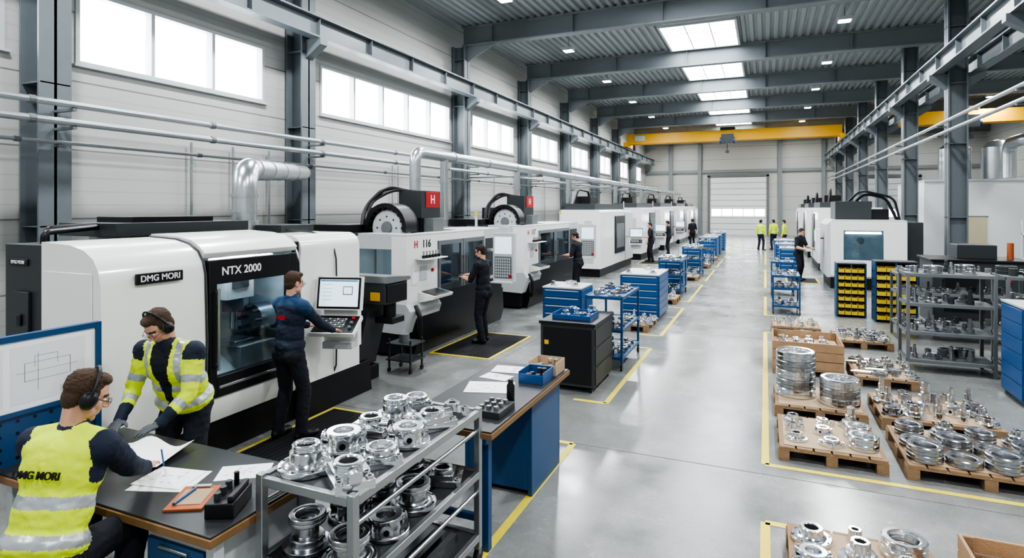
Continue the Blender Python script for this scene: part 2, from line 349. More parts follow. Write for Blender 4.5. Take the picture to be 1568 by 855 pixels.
# ------------------------------------------------------------------ machined parts
def part(mb,x,y,z,kind,s=1.0,mat=None):
    m=mat or CHROME; P=lambda pr:[(r*s,h*s) for r,h in pr]
    n=36 if s>.95 else 24
    if kind=='flange':
        mb.lathe((x,y,z),P([(.045,0),(.13,0),(.132,.003),(.132,.025),(.128,.03),(.112,.031),(.110,.028),(.098,.028),(.096,.032),(.082,.036),(.076,.044),(.076,.088),(.072,.094),(.05,.094),(.045,.088)]),m,n)
        for k in range(8):
            a=k*math.pi/4+.2; mb.cyl((x+.119*s*math.cos(a),y+.119*s*math.sin(a),z+.028*s),(x+.119*s*math.cos(a),y+.119*s*math.sin(a),z+.032*s),.007*s,HOLE,8)
        mb.cyl((x,y,z+.01*s),(x,y,z+.03*s),.0455*s,HOLE,16)
    elif kind=='ring': mb.lathe((x,y,z),P([(.085,0),(.13,0),(.135,.006),(.135,.026),(.13,.03),(.135,.034),(.135,.058),(.128,.065),(.1,.065),(.098,.058),(.088,.056),(.085,.05)]),m,n)
    elif kind=='hub':
        mb.lathe((x,y,z),P([(.03,0),(.115,0),(.118,.004),(.118,.022),(.085,.027),(.085,.058),(.08,.064),(.056,.066),(.056,.12),(.05,.126),(.034,.126),(.03,.12)]),m,n)
    elif kind=='shaft': mb.lathe((x,y,z),P([(0,0),(.055,0),(.055,.07),(.034,.075),(.034,.15),(.026,.155),(.026,.22),(.02,.226),(0,.226)]),m,18,False)
    elif kind=='sleeve': mb.lathe((x,y,z),P([(.03,0),(.055,0),(.055,.11),(.05,.115),(.034,.115),(.03,.11)]),m,18)
    elif kind=='housing':
        pts=[]
        for k in range(48):
            a=2*math.pi*k/48; r=(.114+.02*math.cos(4*a)+.006*math.cos(8*a))*s; pts.append((x+r*math.cos(a),y+r*math.sin(a)))
        mb.ext(pts,'Z',z,z+.03*s,m,True)
        mb.lathe((x,y,z+.03*s),P([(.05,0),(.098,0),(.098,.022),(.09,.028),(.084,.03),(.084,.052),(.078,.058),(.062,.058),(.058,.05),(.052,.03)]),m,n)
        for k in range(4):
            a=k*math.pi/2; cx=x+.112*s*math.cos(a); cy=y+.112*s*math.sin(a)
            mb.cyl((cx,cy,z+.03*s),(cx,cy,z+.056*s),.02*s,m,12); mb.cyl((cx,cy,z+.056*s),(cx,cy,z+.057*s),.01*s,HOLE,8)
        mb.cyl((x,y,z+.031*s),(x,y,z+.04*s),.052*s,HOLE,16)
    elif kind=='valve':
        mb.lathe((x,y,z),P([(0,0),(.12,0),(.123,.004),(.123,.02),(.118,.024),(.075,.026),(.075,.07),(.088,.074),(.088,.09),(.083,.095),(.05,.095),(.046,.085),(.046,.05),(0,.05)]),m,n,False)
        for k in range(3):
            a=k*2*math.pi/3+.5+x*7; d=V((math.cos(a),math.sin(a),0)); c=V((x,y,z+.05*s)); mb.cyl(c+d*.06*s,c+d*.105*s,.026*s,m,14); mb.cyl(c+d*.105*s,c+d*.112*s,.034*s,m,14); mb.cyl(c+d*.112*s,c+d*.113*s,.016*s,HOLE,10)
        for k in range(6): a=k*math.pi/3; mb.cyl((x+.1*s*math.cos(a),y+.1*s*math.sin(a),z+.024*s),(x+.1*s*math.cos(a),y+.1*s*math.sin(a),z+.034*s),.012*s,m,6)
    elif kind=='bracket':
        pts=[]
        for k in range(36):
            a=2*math.pi*k/36; r=(.09+.035*math.cos(3*a))*s; pts.append((x+r*math.cos(a),y+r*math.sin(a)))
        mb.ext(pts,'Z',z,z+.03*s,m,True)
        for k in range(3):
            a=k*2*math.pi/3; cx=x+.095*s*math.cos(a); cy=y+.095*s*math.sin(a); mb.cyl((cx,cy,z+.03*s),(cx,cy,z+.06*s),.026*s,m,14); mb.cyl((cx,cy,z+.06*s),(cx,cy,z+.061*s),.012*s,HOLE,10)
        mb.lathe((x,y,z+.03*s),P([(.025,0),(.05,0),(.05,.045),(.025,.045)]),m,16)
    elif kind=='block':
        a_=x*31+y*17; M=Matrix.Rotation(a_,3,'Z'); c=V((x,y,z))
        mb.obox(c+V((0,0,.02*s)),(.24*s,.17*s,.04*s),M,m); mb.obox(c+V((0,0,.055*s)),(.15*s,.15*s,.03*s),M,m)
        for q in ((-.1,-.065),(.1,-.065),(-.1,.065),(.1,.065)): p=c+M@V((q[0]*s,q[1]*s,.04*s)); mb.cyl(p,p+V((0,0,.012*s)),.018*s,m,12); mb.cyl(p+V((0,0,.012*s)),p+V((0,0,.013*s)),.009*s,HOLE,8)
        mb.lathe(c+V((0,0,.07*s)),P([(.04,0),(.068,0),(.068,.02),(.06,.026),(.044,.026),(.04,.02)]),m,n); mb.cyl(c+V((0,0,.071*s)),c+V((0,0,.074*s)),.041*s,HOLE,16)
        p=c+M@V((.075*s,0,.055*s)); mb.cyl(p,p+M@V((.045*s,0,0)),.03*s,m,14)
    elif kind=='bar': mb.cyl((x-.14*s,y,z+.03*s),(x+.14*s,y,z+.03*s),.03*s,m,14); mb.cyl((x-.2*s,y,z+.03*s),(x-.14*s,y,z+.03*s),.02*s,m,12)
def parts(items,name='machined_parts',bevel=0,parent=None):
    mb=MB()
    for it in items: part(mb,*it)
    return mb.obj(name,bevel,parent)
def pallet(x0,x1,y0,y1,name='wooden_pallet',sheet=True):
    mb=MB(); w=x1-x0; d=y1-y0
    for k in range(3):
        x=x0+(w-.1)*k/2
        mb.box(x,x+.1,y0,y1,0.0,.02,WOOD)
        for q in range(3):
            y=y0+(d-.14)*q/2; mb.box(x,x+.1,y,y+.14,.02,.1,WOOD)
    for q in range(3):
        y=y0+(d-.14)*q/2; mb.box(x0,x1,y,y+.14,.1,.118,WOOD)
    n=max(5,int(w/.15)); bw=w/n
    for k in range(n): mb.box(x0+bw*k+.008,x0+bw*(k+1)-.008,y0,y1,.118,.14,WOOD)
    if sheet: mb.box(x0+.05,x1-.05,y0+.05,y1-.05,.14,.147,CARD)
    mb.obj(name,.003,seg=1)
PT=.148
pallet(.12,1.06,6.42,7.42)
parts([(.29,6.66,PT,'flange',.8),(.6,6.6,PT,'housing',.85),(.27,6.96,PT,'bracket',.9),(.55,6.93,PT,'valve',.75),(.28,7.24,PT,'flange',.75),(.58,7.22,PT,'bracket',.85),(.88,6.66,PT,'ring',1.0),(.88,6.66,PT+.066,'ring',1.0),(.87,6.97,PT,'ring',.9),(.87,6.97,PT+.06,'ring',.9),(.84,7.26,PT,'hub',1.0),(.84,7.26,PT+.127,'sleeve',.7)])
pallet(1.2,2.45,6.42,7.5)
L_=[]
for i in range(4):
    for j in range(3):
        x=1.37+i*.3; y=6.6+j*.33; sc_=1.08 if j<2 else .95; L_.append((x,y,PT,'ring',sc_,CHROM2))
        if (i+j)%2==0: L_.append((x,y,PT+.066*sc_,'ring',sc_,CHROM2))
        elif j==2: L_.append((x,y,PT+.066*sc_,'hub',.9))
parts(L_)
pallet(.1,1.08,7.75,8.72)
L_=[]
for k in range(5): L_.append((.35,8.25,PT+k*.112,'ring',1.68,CHROM2 if k%2 else CHROME))
for k in range(3): L_.append((.82,8.05,PT+k*.106,'ring',1.6,CHROM2 if k%2 else CHROME))
parts(L_,'stacked_steel_rings')
pallet(1.2,2.35,7.75,8.75)
L_=[]
for i in range(5):
    for j in range(4): L_.append((1.33+i*.22,7.9+j*.23,PT,random.choice(['sleeve','shaft','hub','flange','valve','shaft']) if j<3 else random.choice(['shaft','sleeve']),.8+.3*random.random(),random.choice([CHROME,CHROM2])))
L_.append((1.7,8.13,PT+.0,'shaft',1.5)); parts(L_)
def crate(x0,x1,y0,y1,h,name='wooden_crate'):
    mb=MB(); t=.02; n=3
    for k in range(3): mb.box(x0+(x1-x0-.1)*k/2,x0+(x1-x0-.1)*k/2+.1,y0,y1,0,.08,WOOD)
    mb.box(x0,x1,y0,y1,.08,.1,CRATE)
    hh=(h-.1)/n
    for k in range(n):
        a=.1+hh*k+.004; b=.1+hh*(k+1)-.004
        mb.box(x0,x1,y0,y0+t,a,b,CRATE); mb.box(x0,x1,y1-t,y1,a,b,CRATE); mb.box(x0,x0+t,y0+t,y1-t,a,b,CRATE); mb.box(x1-t,x1,y0+t,y1-t,a,b,CRATE)
    for xx in (x0+t,x1-t-.06): mb.box(xx,xx+.06,y0+t,y0+t+.02,.1,h,WOOD); mb.box(xx,xx+.06,y1-t-.02,y1-t,.1,h,WOOD)
    mb.box(x0+.03,x1-.03,y0+.05,y1-.05,.1,h-.12,CARD)
    return mb.obj(name,.003,seg=1)
c=crate(.1,1.05,9.75,10.7,.5)
L_=[(.25+i*.19,9.95+j*.19,.38,random.choice(['sleeve','hub','bracket','valve']),.7) for i in range(4) for j in range(4)]; parts(L_,'crated_parts',0,c)
pallet(1.15,1.92,9.5,10.5)
L_=[(1.28+i*.19,9.65+j*.2,PT,random.choice(['shaft','sleeve','hub','bar','ring']),.8,random.choice([CHROME,CHROM2])) for i in range(4) for j in range(5)]; parts(L_)
pallet(.12,1.0,12.9,13.8)
L_=[(.25+i*.2,13.05+j*.2,PT,random.choice(['sleeve','hub','flange']),.75) for i in range(4) for j in range(4)]; parts(L_)
pallet(1.15,2.05,12.0,12.95)
L_=[(1.3+i*.2,12.15+j*.2,PT,random.choice(['shaft','sleeve','hub','ring']),.9,random.choice([CHROME,CHROM2])) for i in range(4) for j in range(4)]; parts(L_)
pallet(.14,1.05,3.75,4.88)
parts([(.3,4.68,PT,'flange',1.0),(.58,4.52,PT,'hub',1.1),(.83,4.42,PT,'hub',1.0),(.86,4.7,PT,'ring',1.0),(.86,4.7,PT+.066,'ring',1.0),(.29,4.36,PT,'valve',1.0),(.55,4.2,PT,'flange',.95),(.86,4.13,PT,'ring',1.0),(.58,4.77,PT,'sleeve',.8),(.3,4.0,PT,'ring',.95),(.6,3.92,PT,'hub',.9)])
crate(1.13,1.95,3.7,4.6,.42)
pallet(-2.95,-2.15,11.9,12.9)
L_=[(-2.8+i*.21,12.05+j*.22,PT,random.choice(['ring','hub','flange','shaft']),.75) for i in range(4) for j in range(4)]; parts(L_)
for y in (15.6,20.9,25.4,29.2):
    pallet(-2.9,-2.1,y,y+.9)
    L_=[(-2.75+i*.24,y+.15+j*.22,PT,random.choice(['ring','hub','sleeve','shaft']),.9) for i in range(3) for j in range(4)]; parts(L_)
# ------------------------------------------------------------------ trolleys
def rackcart(x0,x1,y0,y1,shelves,pm,sm,name,wheels=True,ps=.04,lip=True,h=None):
    mb=MB(); h=h or shelves[-1]; zb=.1 if wheels else 0
    for x in (x0,x1-ps):
        for y in (y0,y1-ps): mb.box(x,x+ps,y,y+ps,zb,h+.02,pm)
    for z in shelves:
        mb.box(x0+.012,x1-.012,y0+.012,y1-.012,z-.022,z-.002,sm)
        if lip:
            for a in ((x0+ps,x1-ps,y0,y0+ps*.8),(x0+ps,x1-ps,y1-ps*.8,y1),(x0,x0+ps*.8,y0+ps,y1-ps),(x1-ps*.8,x1,y0+ps,y1-ps)): mb.box(*a,z-.04,z+.008,pm)
    if wheels:
        for x in (x0+ps/2,x1-ps/2):
            for y in (y0+ps/2,y1-ps/2): mb.cyl((x-.015,y,.05),(x+.015,y,.05),.05,BLACK,14); mb.box(x-.02,x+.02,y-.02,y+.02,.06,.1,GREY)
    return mb.obj(name,.004)
tr=rackcart(-2.48,-1.84,2.34,3.76,[.2,.64,1.07],ALU,TOPM,'parts_trolley',True,.045)
mb=MB()
for z in (.93,.5): 
    mb.cyl((-1.862,2.385,z),(-1.862,3.715,z),.013,ALU,10); mb.cyl((-2.458,2.385,z),(-2.458,3.715,z),.013,ALU,10)
mb.obj('trolley_rails',parent=tr)
mb=MB(); T=1.07
part(mb,-2.31,2.53,T,'flange',1.15); part(mb,-2.31,2.53,T+.094*1.15,'ring',.56)
part(mb,-2.0,2.5,T,'block',1.2); part(mb,-1.99,2.77,T,'housing',1.05)
part(mb,-2.3,2.83,T,'valve',1.18); part(mb,-2.31,3.11,T,'block',1.1); part(mb,-2.0,3.06,T,'valve',1.1)
part(mb,-2.31,3.38,T,'flange',1.1); part(mb,-2.31,3.38,T+.103,'ring',.6); part(mb,-2.0,3.34,T,'block',1.15); part(mb,-2.0,3.61,T,'bracket',1.05); part(mb,-2.31,3.64,T,'housing',.95)
mb.obj('machined_parts',.002,seg=1)
mb=MB()
for i,(x,y) in enumerate([(-2.31,2.54),(-2.01,2.52),(-2.0,2.83),(-2.3,2.9),(-2.02,3.15),(-2.31,3.22),(-2.01,3.5),(-2.3,3.55)]):
    k=['hub','flange','valve','valve','flange','hub','block','housing'][i]; part(mb,x,y,.64,k,1.1,CHROM2)
    if k in('flange',): part(mb,x,y,.64+.104,'ring',.8,CHROM2)
    if k in('hub',): part(mb,x,y,.64+.14,'ring',.75,CHROM2)
mb.obj('machined_parts',.002,seg=1,parent=tr)
mb=MB()
for i in range(5): mb.box(-2.36+i*.09,-2.31+i*.09,2.5,3.6,.2,.25,CHROM2)
mb.obj('steel_bars',parent=tr)
# ------------------------------------------------------------------ workbench (foreground)
mb=MB(); BZ=.88
mb.box(-4.35,-2.5,2.08,2.88,BZ-.012,BZ,TOPM); mb.box(-4.36,-2.49,2.07,2.89,BZ-.055,BZ-.012,EDGE)
for x in (-4.3,-2.58): 
    for y in (2.12,2.78): mb.box(x,x+.06,y,y+.06,0,BZ-.055,LGREY)
mb.box(-4.28,-2.52,2.76,2.78,.35,BZ-.06,LGREY)
x0,x1=-3.02,-2.57; mb.box(x0,x1,2.13,2.74,.08,BZ-.056,LGREY)
zz=.1
for h in (.22,.18,.14,.14):
    mb.box(x0+.02,x1-.02,2.11,2.13,zz,zz+h-.015,BLUE); mb.box(x0+.12,x1-.12,2.095,2.11,zz+h-.05,zz+h-.035,ALU); zz+=h
bench=mb.obj('workbench',.004)
def paper(x,y,z,w,h,ang,name='technical_drawing',thick=.003,lines=True):
    mb=MB(); M=Matrix.Rotation(ang,3,'Z'); mb.obox((x,y,z+thick/2),(w,h,thick),M,PAPER)
    if lines:
        rr=random.Random(int(abs(x*1000)))
        for k in range(9):
            lx=rr.uniform(-.36,.22)*w; ly=rr.uniform(-.36,.3)*h
            mb.obox(V((x,y,z+thick+.0004))+M@V((lx,ly,0)),(rr.uniform(.05,.2)*w,.0018,.0006),M,INK); mb.obox(V((x,y,z+thick+.0004))+M@V((lx,ly,0)),(.0018,rr.uniform(.05,.2)*h,.0006),M,INK)
    return mb.obj(name)
def plan(x,y,z,w,h,ang,lift,name='open_drawing_sheet'):
    mb=MB(); M=Matrix.Rotation(ang,3,'Z'); nx,ny=14,8; vs=[]
    for t in (0,.0015):
        for j in range(ny+1):
            for i in range(nx+1):
                a=i/nx; b=j/ny; zz=z+.006+lift*(math.sin(a*math.pi*1.4)**2)*(.35+.65*b)+t
                vs.append(V((x,y,0))+M@V(((a-.5)*w,(b-.5)*h,0))+V((0,0,zz)))
    n=(nx+1)*(ny+1); fs=[]
    for j in range(ny):
        for i in range(nx):
            q=j*(nx+1)+i; fs.append((q,q+1,q+nx+2,q+nx+1)); fs.append((n+q,n+q+nx+1,n+q+nx+2,n+q+1))
    mb.add(vs,fs,PAPER,True); mb.obj(name)
paper(-3.95,2.5,BZ,.42,.3,-.3); plan(-3.72,2.58,BZ,.5,.34,.25,.06)
paper(-3.24,2.42,BZ,.36,.27,.35); paper(-3.27,2.44,BZ+.0045,.32,.24,.2); paper(-2.93,2.68,BZ,.3,.2,.6)
mb=MB(); M=Matrix.Rotation(.5,3,'Z'); c=V((-2.92,2.32,BZ+.006)); mb.obox(c,(.2,.27,.012),M,ORG); mb.obox(c+M@V((0,.12,.01)),(.1,.03,.012),M,ALU); mb.obox(c+V((0,0,.008)),(.15,.18,.003),M,CARD)
mb.cyl(c+M@V((-.06,-.1,.018)),c+M@V((-.02,.08,.018)),.008,BLUE2,8); mb.obj('clipboard',.002)
mb=MB(); M=Matrix.Rotation(.45,3,'Z'); c=V((-2.66,2.33,BZ+.04)); mb.obox(c,(.15,.25,.08),M,BLACK)
for k in range(3): q=c+M@V((-.03,-.07+k*.07,.04)); mb.cyl(q,q+V((0,0,.035)),.018,DGREY,12)
mb.obox(c+M@V((.05,0,.055)),(.03,.22,.03),M,BLACK); mb.cyl(c+M@V((.0,.1,.04)),c+M@V((0,.1,.11)),.014,BLACK,10); mb.obj('tool_holder_block',.006)
mb=MB(); X=-4.52
mb.box(X-.02,X,.9,2.78,1.15,1.62,PAPER); mb.box(X-.03,X-.015,.9,2.78,.8,1.15,BLUE)
for a in ((.86,.9),(2.78,2.82)): mb.box(X-.04,X+.012,a[0],a[1],0,1.66,BLUE)
mb.box(X-.04,X+.012,.9,2.78,1.62,1.66,BLUE); mb.box(X-.04,X+.012,.9,2.78,1.13,1.16,BLUE); mb.box(X-.3,X+.12,2.76,2.84,0,.04,BLUE); mb.box(X-.3,X+.12,.84,.92,0,.04,BLUE)
for yy in (1.1,1.75,2.25):
    mb.box(X,X+.002,yy,yy+.46,1.2,1.58,WHITEW)
    for (a,b,cc,d) in ((-.14,.14,.06,.062),(-.14,.14,-.06,-.058),(-.14,-.137,-.06,.06),(.14,.143,-.06,.06),(-.08,.06,.1,.102),(-.08,-.078,.03,.1),(.06,.062,.03,.1),(-.19,.19,0,.0015),(-.06,-.058,-.13,.12),(.08,.2,-.14,-.138),(.08,.2,-.165,-.163),(.08,.082,-.18,-.14)):
        mb.box(X+.002,X+.003,yy+.22+a,yy+.22+b,1.4+cc,1.4+d,INK)
for i in range(18):
    for j in range(4): mb.cyl((X-.015,1.0+i*.1,.85+j*.08),(X-.013,1.0+i*.1,.85+j*.08),.012,BLACK,8)
mb.obj('drawing_board')
mb=MB(); TZ=.9
mb.box(-2.56,-1.79,3.8,5.6,TZ-.012,TZ,TOPM); mb.box(-2.57,-1.78,3.79,5.61,TZ-.055,TZ-.012,EDGE)
mb.box(-2.5,-1.85,5.46,5.5,0,TZ-.055,BLUE); mb.box(-1.89,-1.85,4.75,5.46,.0,TZ-.056,BLUE); mb.box(-2.5,-2.46,4.75,5.46,0,TZ-.056,BLUE); mb.box(-2.46,-1.89,4.75,4.78,.05,TZ-.056,BLUE)
for x in (-2.52,-1.9): mb.box(x,x+.06,3.86,3.92,0,TZ-.056,BLUE); mb.box(x-.01,x+.07,3.8,4.6,TZ-.1,TZ-.055,BLUE)
mb.box(-2.46,-1.9,3.87,3.91,.2,.25,BLUE)
mb.obj('work_table',.004)
paper(-2.25,4.75,TZ+.001,.42,.32,.3); paper(-2.31,5.35,TZ+.001,.34,.24,.15); paper(-2.33,5.07,TZ+.001,.28,.18,-.1)
def bin_(x0,x1,y0,y1,z,h,mat,name,fill=None,solo=True,mb=None):
    mb=mb or MB(); t=.008
    mb.box(x0,x1,y0,y1,z,z+t,mat); mb.box(x0,x0+t,y0,y1,z+t,z+h,mat); mb.box(x1-t,x1,y0,y1,z+t,z+h,mat); mb.box(x0+t,x1-t,y0,y0+t,z+t,z+h*.8,mat); mb.box(x0+t,x1-t,y1-t,y1,z+t,z+h,mat)
    if fill:
        r=random.Random(4)
        for k in range(8): x=r.uniform(x0+.05,x1-.05); y=r.uniform(y0+.05,y1-.05); mb.cyl((x,y,z+t),(x,y,z+h*r.uniform(.5,1.1)),.022,fill,10)
    if solo: return mb.obj(name,.002)
bin_(-2.08,-1.84,5.0,5.28,TZ,.1,BLUE2,'parts_bin',DGREY); bin_(-2.1,-1.82,5.3,5.57,TZ,.12,CARD,'cardboard_box',CHROME)
mb=MB(); mb.lathe((-1.92,4.45,TZ),[(0,0),(.03,0),(.033,.01),(.033,.14),(.02,.165),(.02,.19),(0,.19)],BOTTLE,18,False); mb.obj('spray_bottle')
mb=MB(); mb.box(-2.06,-1.84,4.05,4.35,TZ,TZ+.05,DGREY); [mb.cyl((-2.01+.06*i,4.1+.09*j,TZ+.05),(-2.01+.06*i,4.1+.09*j,TZ+.08),.02,CHROM2,10) for i in range(3) for j in range(3)]; mb.obj('tool_holder_tray',.004)
mb=MB(); mb.box(-2.86,-2.1,7.68,8.7,.08,.9,DGREY); mb.box(-2.88,-2.08,7.66,8.72,.9,.94,BLACK)
for x in (-2.8,-2.16):
    for y in (7.75,8.63): mb.cyl((x-.02,y,.04),(x+.02,y,.04),.04,BLACK,12); mb.box(x-.02,x+.02,y-.02,y+.02,.04,.08,GREY)
for z in (.1,.36,.62): mb.box(-2.1,-2.09,7.72,8.66,z,z+.24,BLACK)
mb.box(-2.82,-2.14,7.67,7.68,.12,.86,BLACK); mb.box(-2.8,-2.74,7.665,7.67,.62,.68,YEL)
mb.obj('tool_cabinet',.006)
pb=bin_(-2.75,-2.2,7.85,8.3,.941,.08,BLUE2,'parts_bin'); parts([(-2.6,8.0,.95,'hub',.8),(-2.36,8.02,.95,'flange',.8),(-2.5,8.18,.95,'sleeve',.9),(-2.3,8.2,.95,'hub',.6)],parent=pb)
parts([(-2.65,8.5,.941,'flange',.8),(-2.35,8.5,.941,'hub',.9)])
def cart(x0,x1,y0,y1,top=1.12,name='parts_cart'):
    c=rackcart(x0,x1,y0,y1,[.2,.62,top],BLUE,BLUE,name,True,.035)
    L=[]
    for z in (.2,.62,top):
        n=int((y1-y0-.2)/.24)+1
        for i in range(2):
            for j in range(n): L.append((x0+.16+i*(x1-x0-.32),y0+.14+j*.235,z,random.choice(['ring','hub','flange','sleeve','housing']),.8,random.choice([CHROME,CHROM2])))
    parts(L,'carted_parts',0,c)
cart(-2.6,-2.0,8.95,10.25); cart(-2.75,-2.15,16.9,18.1,1.0); cart(-2.75,-2.15,22.2,23.4,1.0); cart(-2.75,-2.15,27.0,28.2,1.0)
cart(.15,.75,18.4,19.3,.95); cart(.15,.75,15.2,16.2,.9)
def drawers(x0,x1,y0,y1,h,name='drawer_cabinet',top=LGREY,items=True):
    mb=MB(); mb.box(x0,x1,y0,y1,.06,h-.03,BLUE); mb.box(x0-.01,x1+.01,y0-.01,y1+.01,h-.03,h,top); mb.box(x0+.03,x1-.03,y0+.03,y1-.03,0,.06,DGREY)
    n=6; hh=(h-.12)/n
    for k in range(n):
        z=.08+hh*k; mb.box(x0+.02,x1-.02,y0-.012,y0,z,z+hh-.012,BLUE2); mb.box(x0+.05,x1-.05,y0-.022,y0-.012,z+hh-.035,z+hh-.02,LGREY)
        mb.box(x1,x1+.012,y0+.02,y1-.02,z,z+hh-.012,BLUE2); mb.box(x0-.012,x0,y0+.02,y1-.02,z,z+hh-.012,BLUE2)
    o=mb.obj(name,.004)
    if items: parts([(x0+.15,y0+.2,h+.001,'hub',.7),(x1-.18,y0+.25,h+.001,'flange',.7),((x0+x1)/2,y1-.2,h+.001,'ring',.8)],parent=o)
drawers(-3.9,-3.15,10.6,11.4,1.0); drawers(-3.0,-2.15,13.2,14.5,1.02); drawers(-3.0,-2.3,18.4,19.5,1.0); drawers(-3.0,-2.3,24,25,1.0); drawers(-3.0,-2.2,30.5,32,1.05); drawers(-3.0,-2.2,33,34.2,1.05); drawers(-3,-2.2,36.5,38,1.05)
drawers(.5,1.2,24.2,25.2,1.0); drawers(.4,1.2,27,28,1.0); drawers(.4,1.2,30,31.2,1.0)
drawers(2.95,3.65,9.25,10.0,1.26,'drawer_cabinet',items=False)
def shelving(x0,x1,y0,y1,lev,mat,name,fill=True,bays=1,h=None,boxes=False):
    mb=MB(); ps=.045; h=h or lev[-1]
    for b in range(bays+1):
        x=x0+(x1-x0-ps)*b/bays
        for y in (y0,y1-ps): mb.box(x,x+ps,y,y+ps,0,h,mat)
    for z in lev: mb.box(x0,x1,y0+.003,y1-.003,z-.05,z,mat)
    if boxes:
        for i in range(6): mb.box(x0+.2+i*.28,x0+.4+i*.28,y0+.1,y0+.5,lev[-1],lev[-1]+.25+.05*(i%2),random.choice([CARD,BLUE2,LGREY]))
    o=mb.obj(name,.003,seg=1)
    if fill:
        L=[]
        for z in (lev[:-1] if boxes else lev):
            x=x0+.13
            while x<x1-.12:
                for y in (y0+.17,y1-.2):
                    k=random.choice(['ring','hub','flange','sleeve','shaft','housing','sleeve','shaft']); m=random.choice([CHROM2,CHROM2,DGREY,GREY]); s=random.uniform(.75,.98); L.append((x,y,z,k,s,m))
                    if k=='ring' and random.random()<.6: L.append((x,y,z+.065*s,'ring',s,m))
                x+=.235
        parts(L,'shelved_machined_parts',0,o)
shelving(1.98,3.1,10.65,11.3,[.2,.62,1.05,1.5],GREY,'steel_shelving')
shelving(3.2,4.6,10.65,11.3,[.2,.62,1.05,1.5],GREY,'steel_shelving')
shelving(2.3,4.4,13.2,13.9,[.3,.9,1.25],GREY,'steel_shelving'); shelving(5.6,7.6,17,17.7,[.1,.7,1.3,1.9],LGREY,'storage_rack',True,2,2.2,True); shelving(8,10.5,19,19.7,[.1,.7,1.3,1.9],BLUE,'storage_rack',True,2,2.2)
def binrack(x0,x1,y0,y1,h,name='bin_rack'):
    mb=MB(); mb.box(x0,x0+.03,y0,y1,0,h,BLUE); mb.box(x1-.03,x1,y0,y1,0,h,BLUE); mb.box(x0,x1,y1-.02,y1,0,h,BLUE); mb.box(x0,x1,y0,y1,h,h+.03,DGREY); mb.box((x0+x1)/2-.015,(x0+x1)/2+.015,y0,y1,.05,h,BLUE)
    n=7; hh=(h-.08)/n
    for k in range(n):
        z=.06+hh*k; mb.box(x0,x1,y0+.02,y1,z-.015,z,BLUE)
        m=4
        for q in range(m):
            a=x0+.04+(x1-x0-.08)*q/m; b=x0+.04+(x1-x0-.08)*(q+1)/m-.012
            bin_(a,b,y0-.04,y0+.2,z,hh*.62,YELB,'',None,False,mb)
    mb.obj(name)
binrack(1.5,2.1,15.4,15.85,1.2); binrack(2.2,3.0,15.0,15.45,1.3)
# dark machine tool table behind shelving
mb=MB(); mb.box(3.3,5.0,15.2,16.4,.0,1.35,DGREY); mb.box(3.25,5.05,15.15,16.45,1.35,1.4,BLACK); mb.box(3.5,4.2,15.18,15.2,.3,1.1,BLACK); mb.cyl((4.6,15.19,1.0),(4.6,15.16,1.0),.05,RED,12); mb.box(3.8,4.5,15.5,16.1,1.4,1.7,DGREY); mb.cyl((4.75,15.6,1.4),(4.75,15.6,1.75),.06,ORG,12); mb.obj('coolant_unit',.01)
# ------------------------------------------------------------------ machines
def rounded(x0,x1,z0,z1,r,n=6):
    p=[(x0,z0),(x1,z0)]
    for k in range(n+1):
        a=k/n*math.pi/2; p.append((x1-r+r*math.cos(a),z1-r+r*math.sin(a)))
    p.append((x0,z1)); return p
mb=MB()
mb.box(-7.1,-5.1,3.3,6.72,0,.36,BLACK); mb.ext([(-5.1,0),(-4.98,0),(-5.02,.4),(-5.1,.4)],'Y',5.42,6.72,BLACK)
pf=[(-5.8,.36),(-5.06,.36),(-5.0,.5),(-4.98,1.2),(-5.0,1.85),(-5.03,1.97),(-5.1,2.07),(-5.22,2.14),(-5.4,2.18),(-5.8,2.2)]
mb.ext(pf,'Y',3.12,4.12,WHITE,True)
mb.box(-6.38,-5.8,3.14,6.6,.05,2.17,DGREY); mb.box(-7.1,-6.38,4.3,6.6,.05,2.2,GREY)
mb.ext([(-5.8,2.0),(-5.06,2.0),(-5.03,2.05),(-5.1,2.12),(-5.22,2.18),(-5.4,2.21),(-5.8,2.23)],'Y',4.12,5.36,WHITE)
mb.ext([(-5.8,.36),(-5.06,.36),(-5.0,.5),(-5.0,.6),(-5.06,.66),(-5.8,.66)],'Y',4.12,5.36,WHITE)
mb.ext(rounded(-5.8,-5.02,.36,2.17,.18,8),'Y',5.42,6.5,WHITE); mb.ext(rounded(-5.8,-5.12,.36,2.1,.18,8),'Y',6.5,6.62,LGREY)
mb.box(-5.8,-5.06,5.36,5.42,.4,2.1,BLACK)
for y in (4.1,5.36,6.0): mb.tube([(p[0]+.006,y,p[1]+.004) for p in pf[1:]],.012,DGREY if y!=5.36 else ALU,6)
mb.box(-5.06,-4.975,4.13,4.22,.62,1.98,BLACK); mb.box(-5.06,-4.975,5.18,5.3,.62,1.98,BLACK)
mb.box(-5.06,-4.975,4.22,5.18,1.74,1.98,BLACK); mb.box(-5.06,-4.975,4.22,5.18,.62,.82,BLACK); mb.box(-4.98,-4.965,4.24,5.16,.7,.73,ALU)
mb.cyl((-4.93,4.2,.9),(-4.93,4.2,1.7),.014,ALU,8); mb.box(-4.975,-4.93,4.19,4.21,.92,.96,ALU); mb.box(-4.975,-4.93,4.19,4.21,1.64,1.68,ALU)
mb.box(-5.79,-5.76,4.14,5.34,.66,2.0,INNER); mb.box(-5.76,-5.1,4.125,4.14,.66,2.0,INNER); mb.box(-5.76,-5.1,5.34,5.355,.66,2.0,INNER)
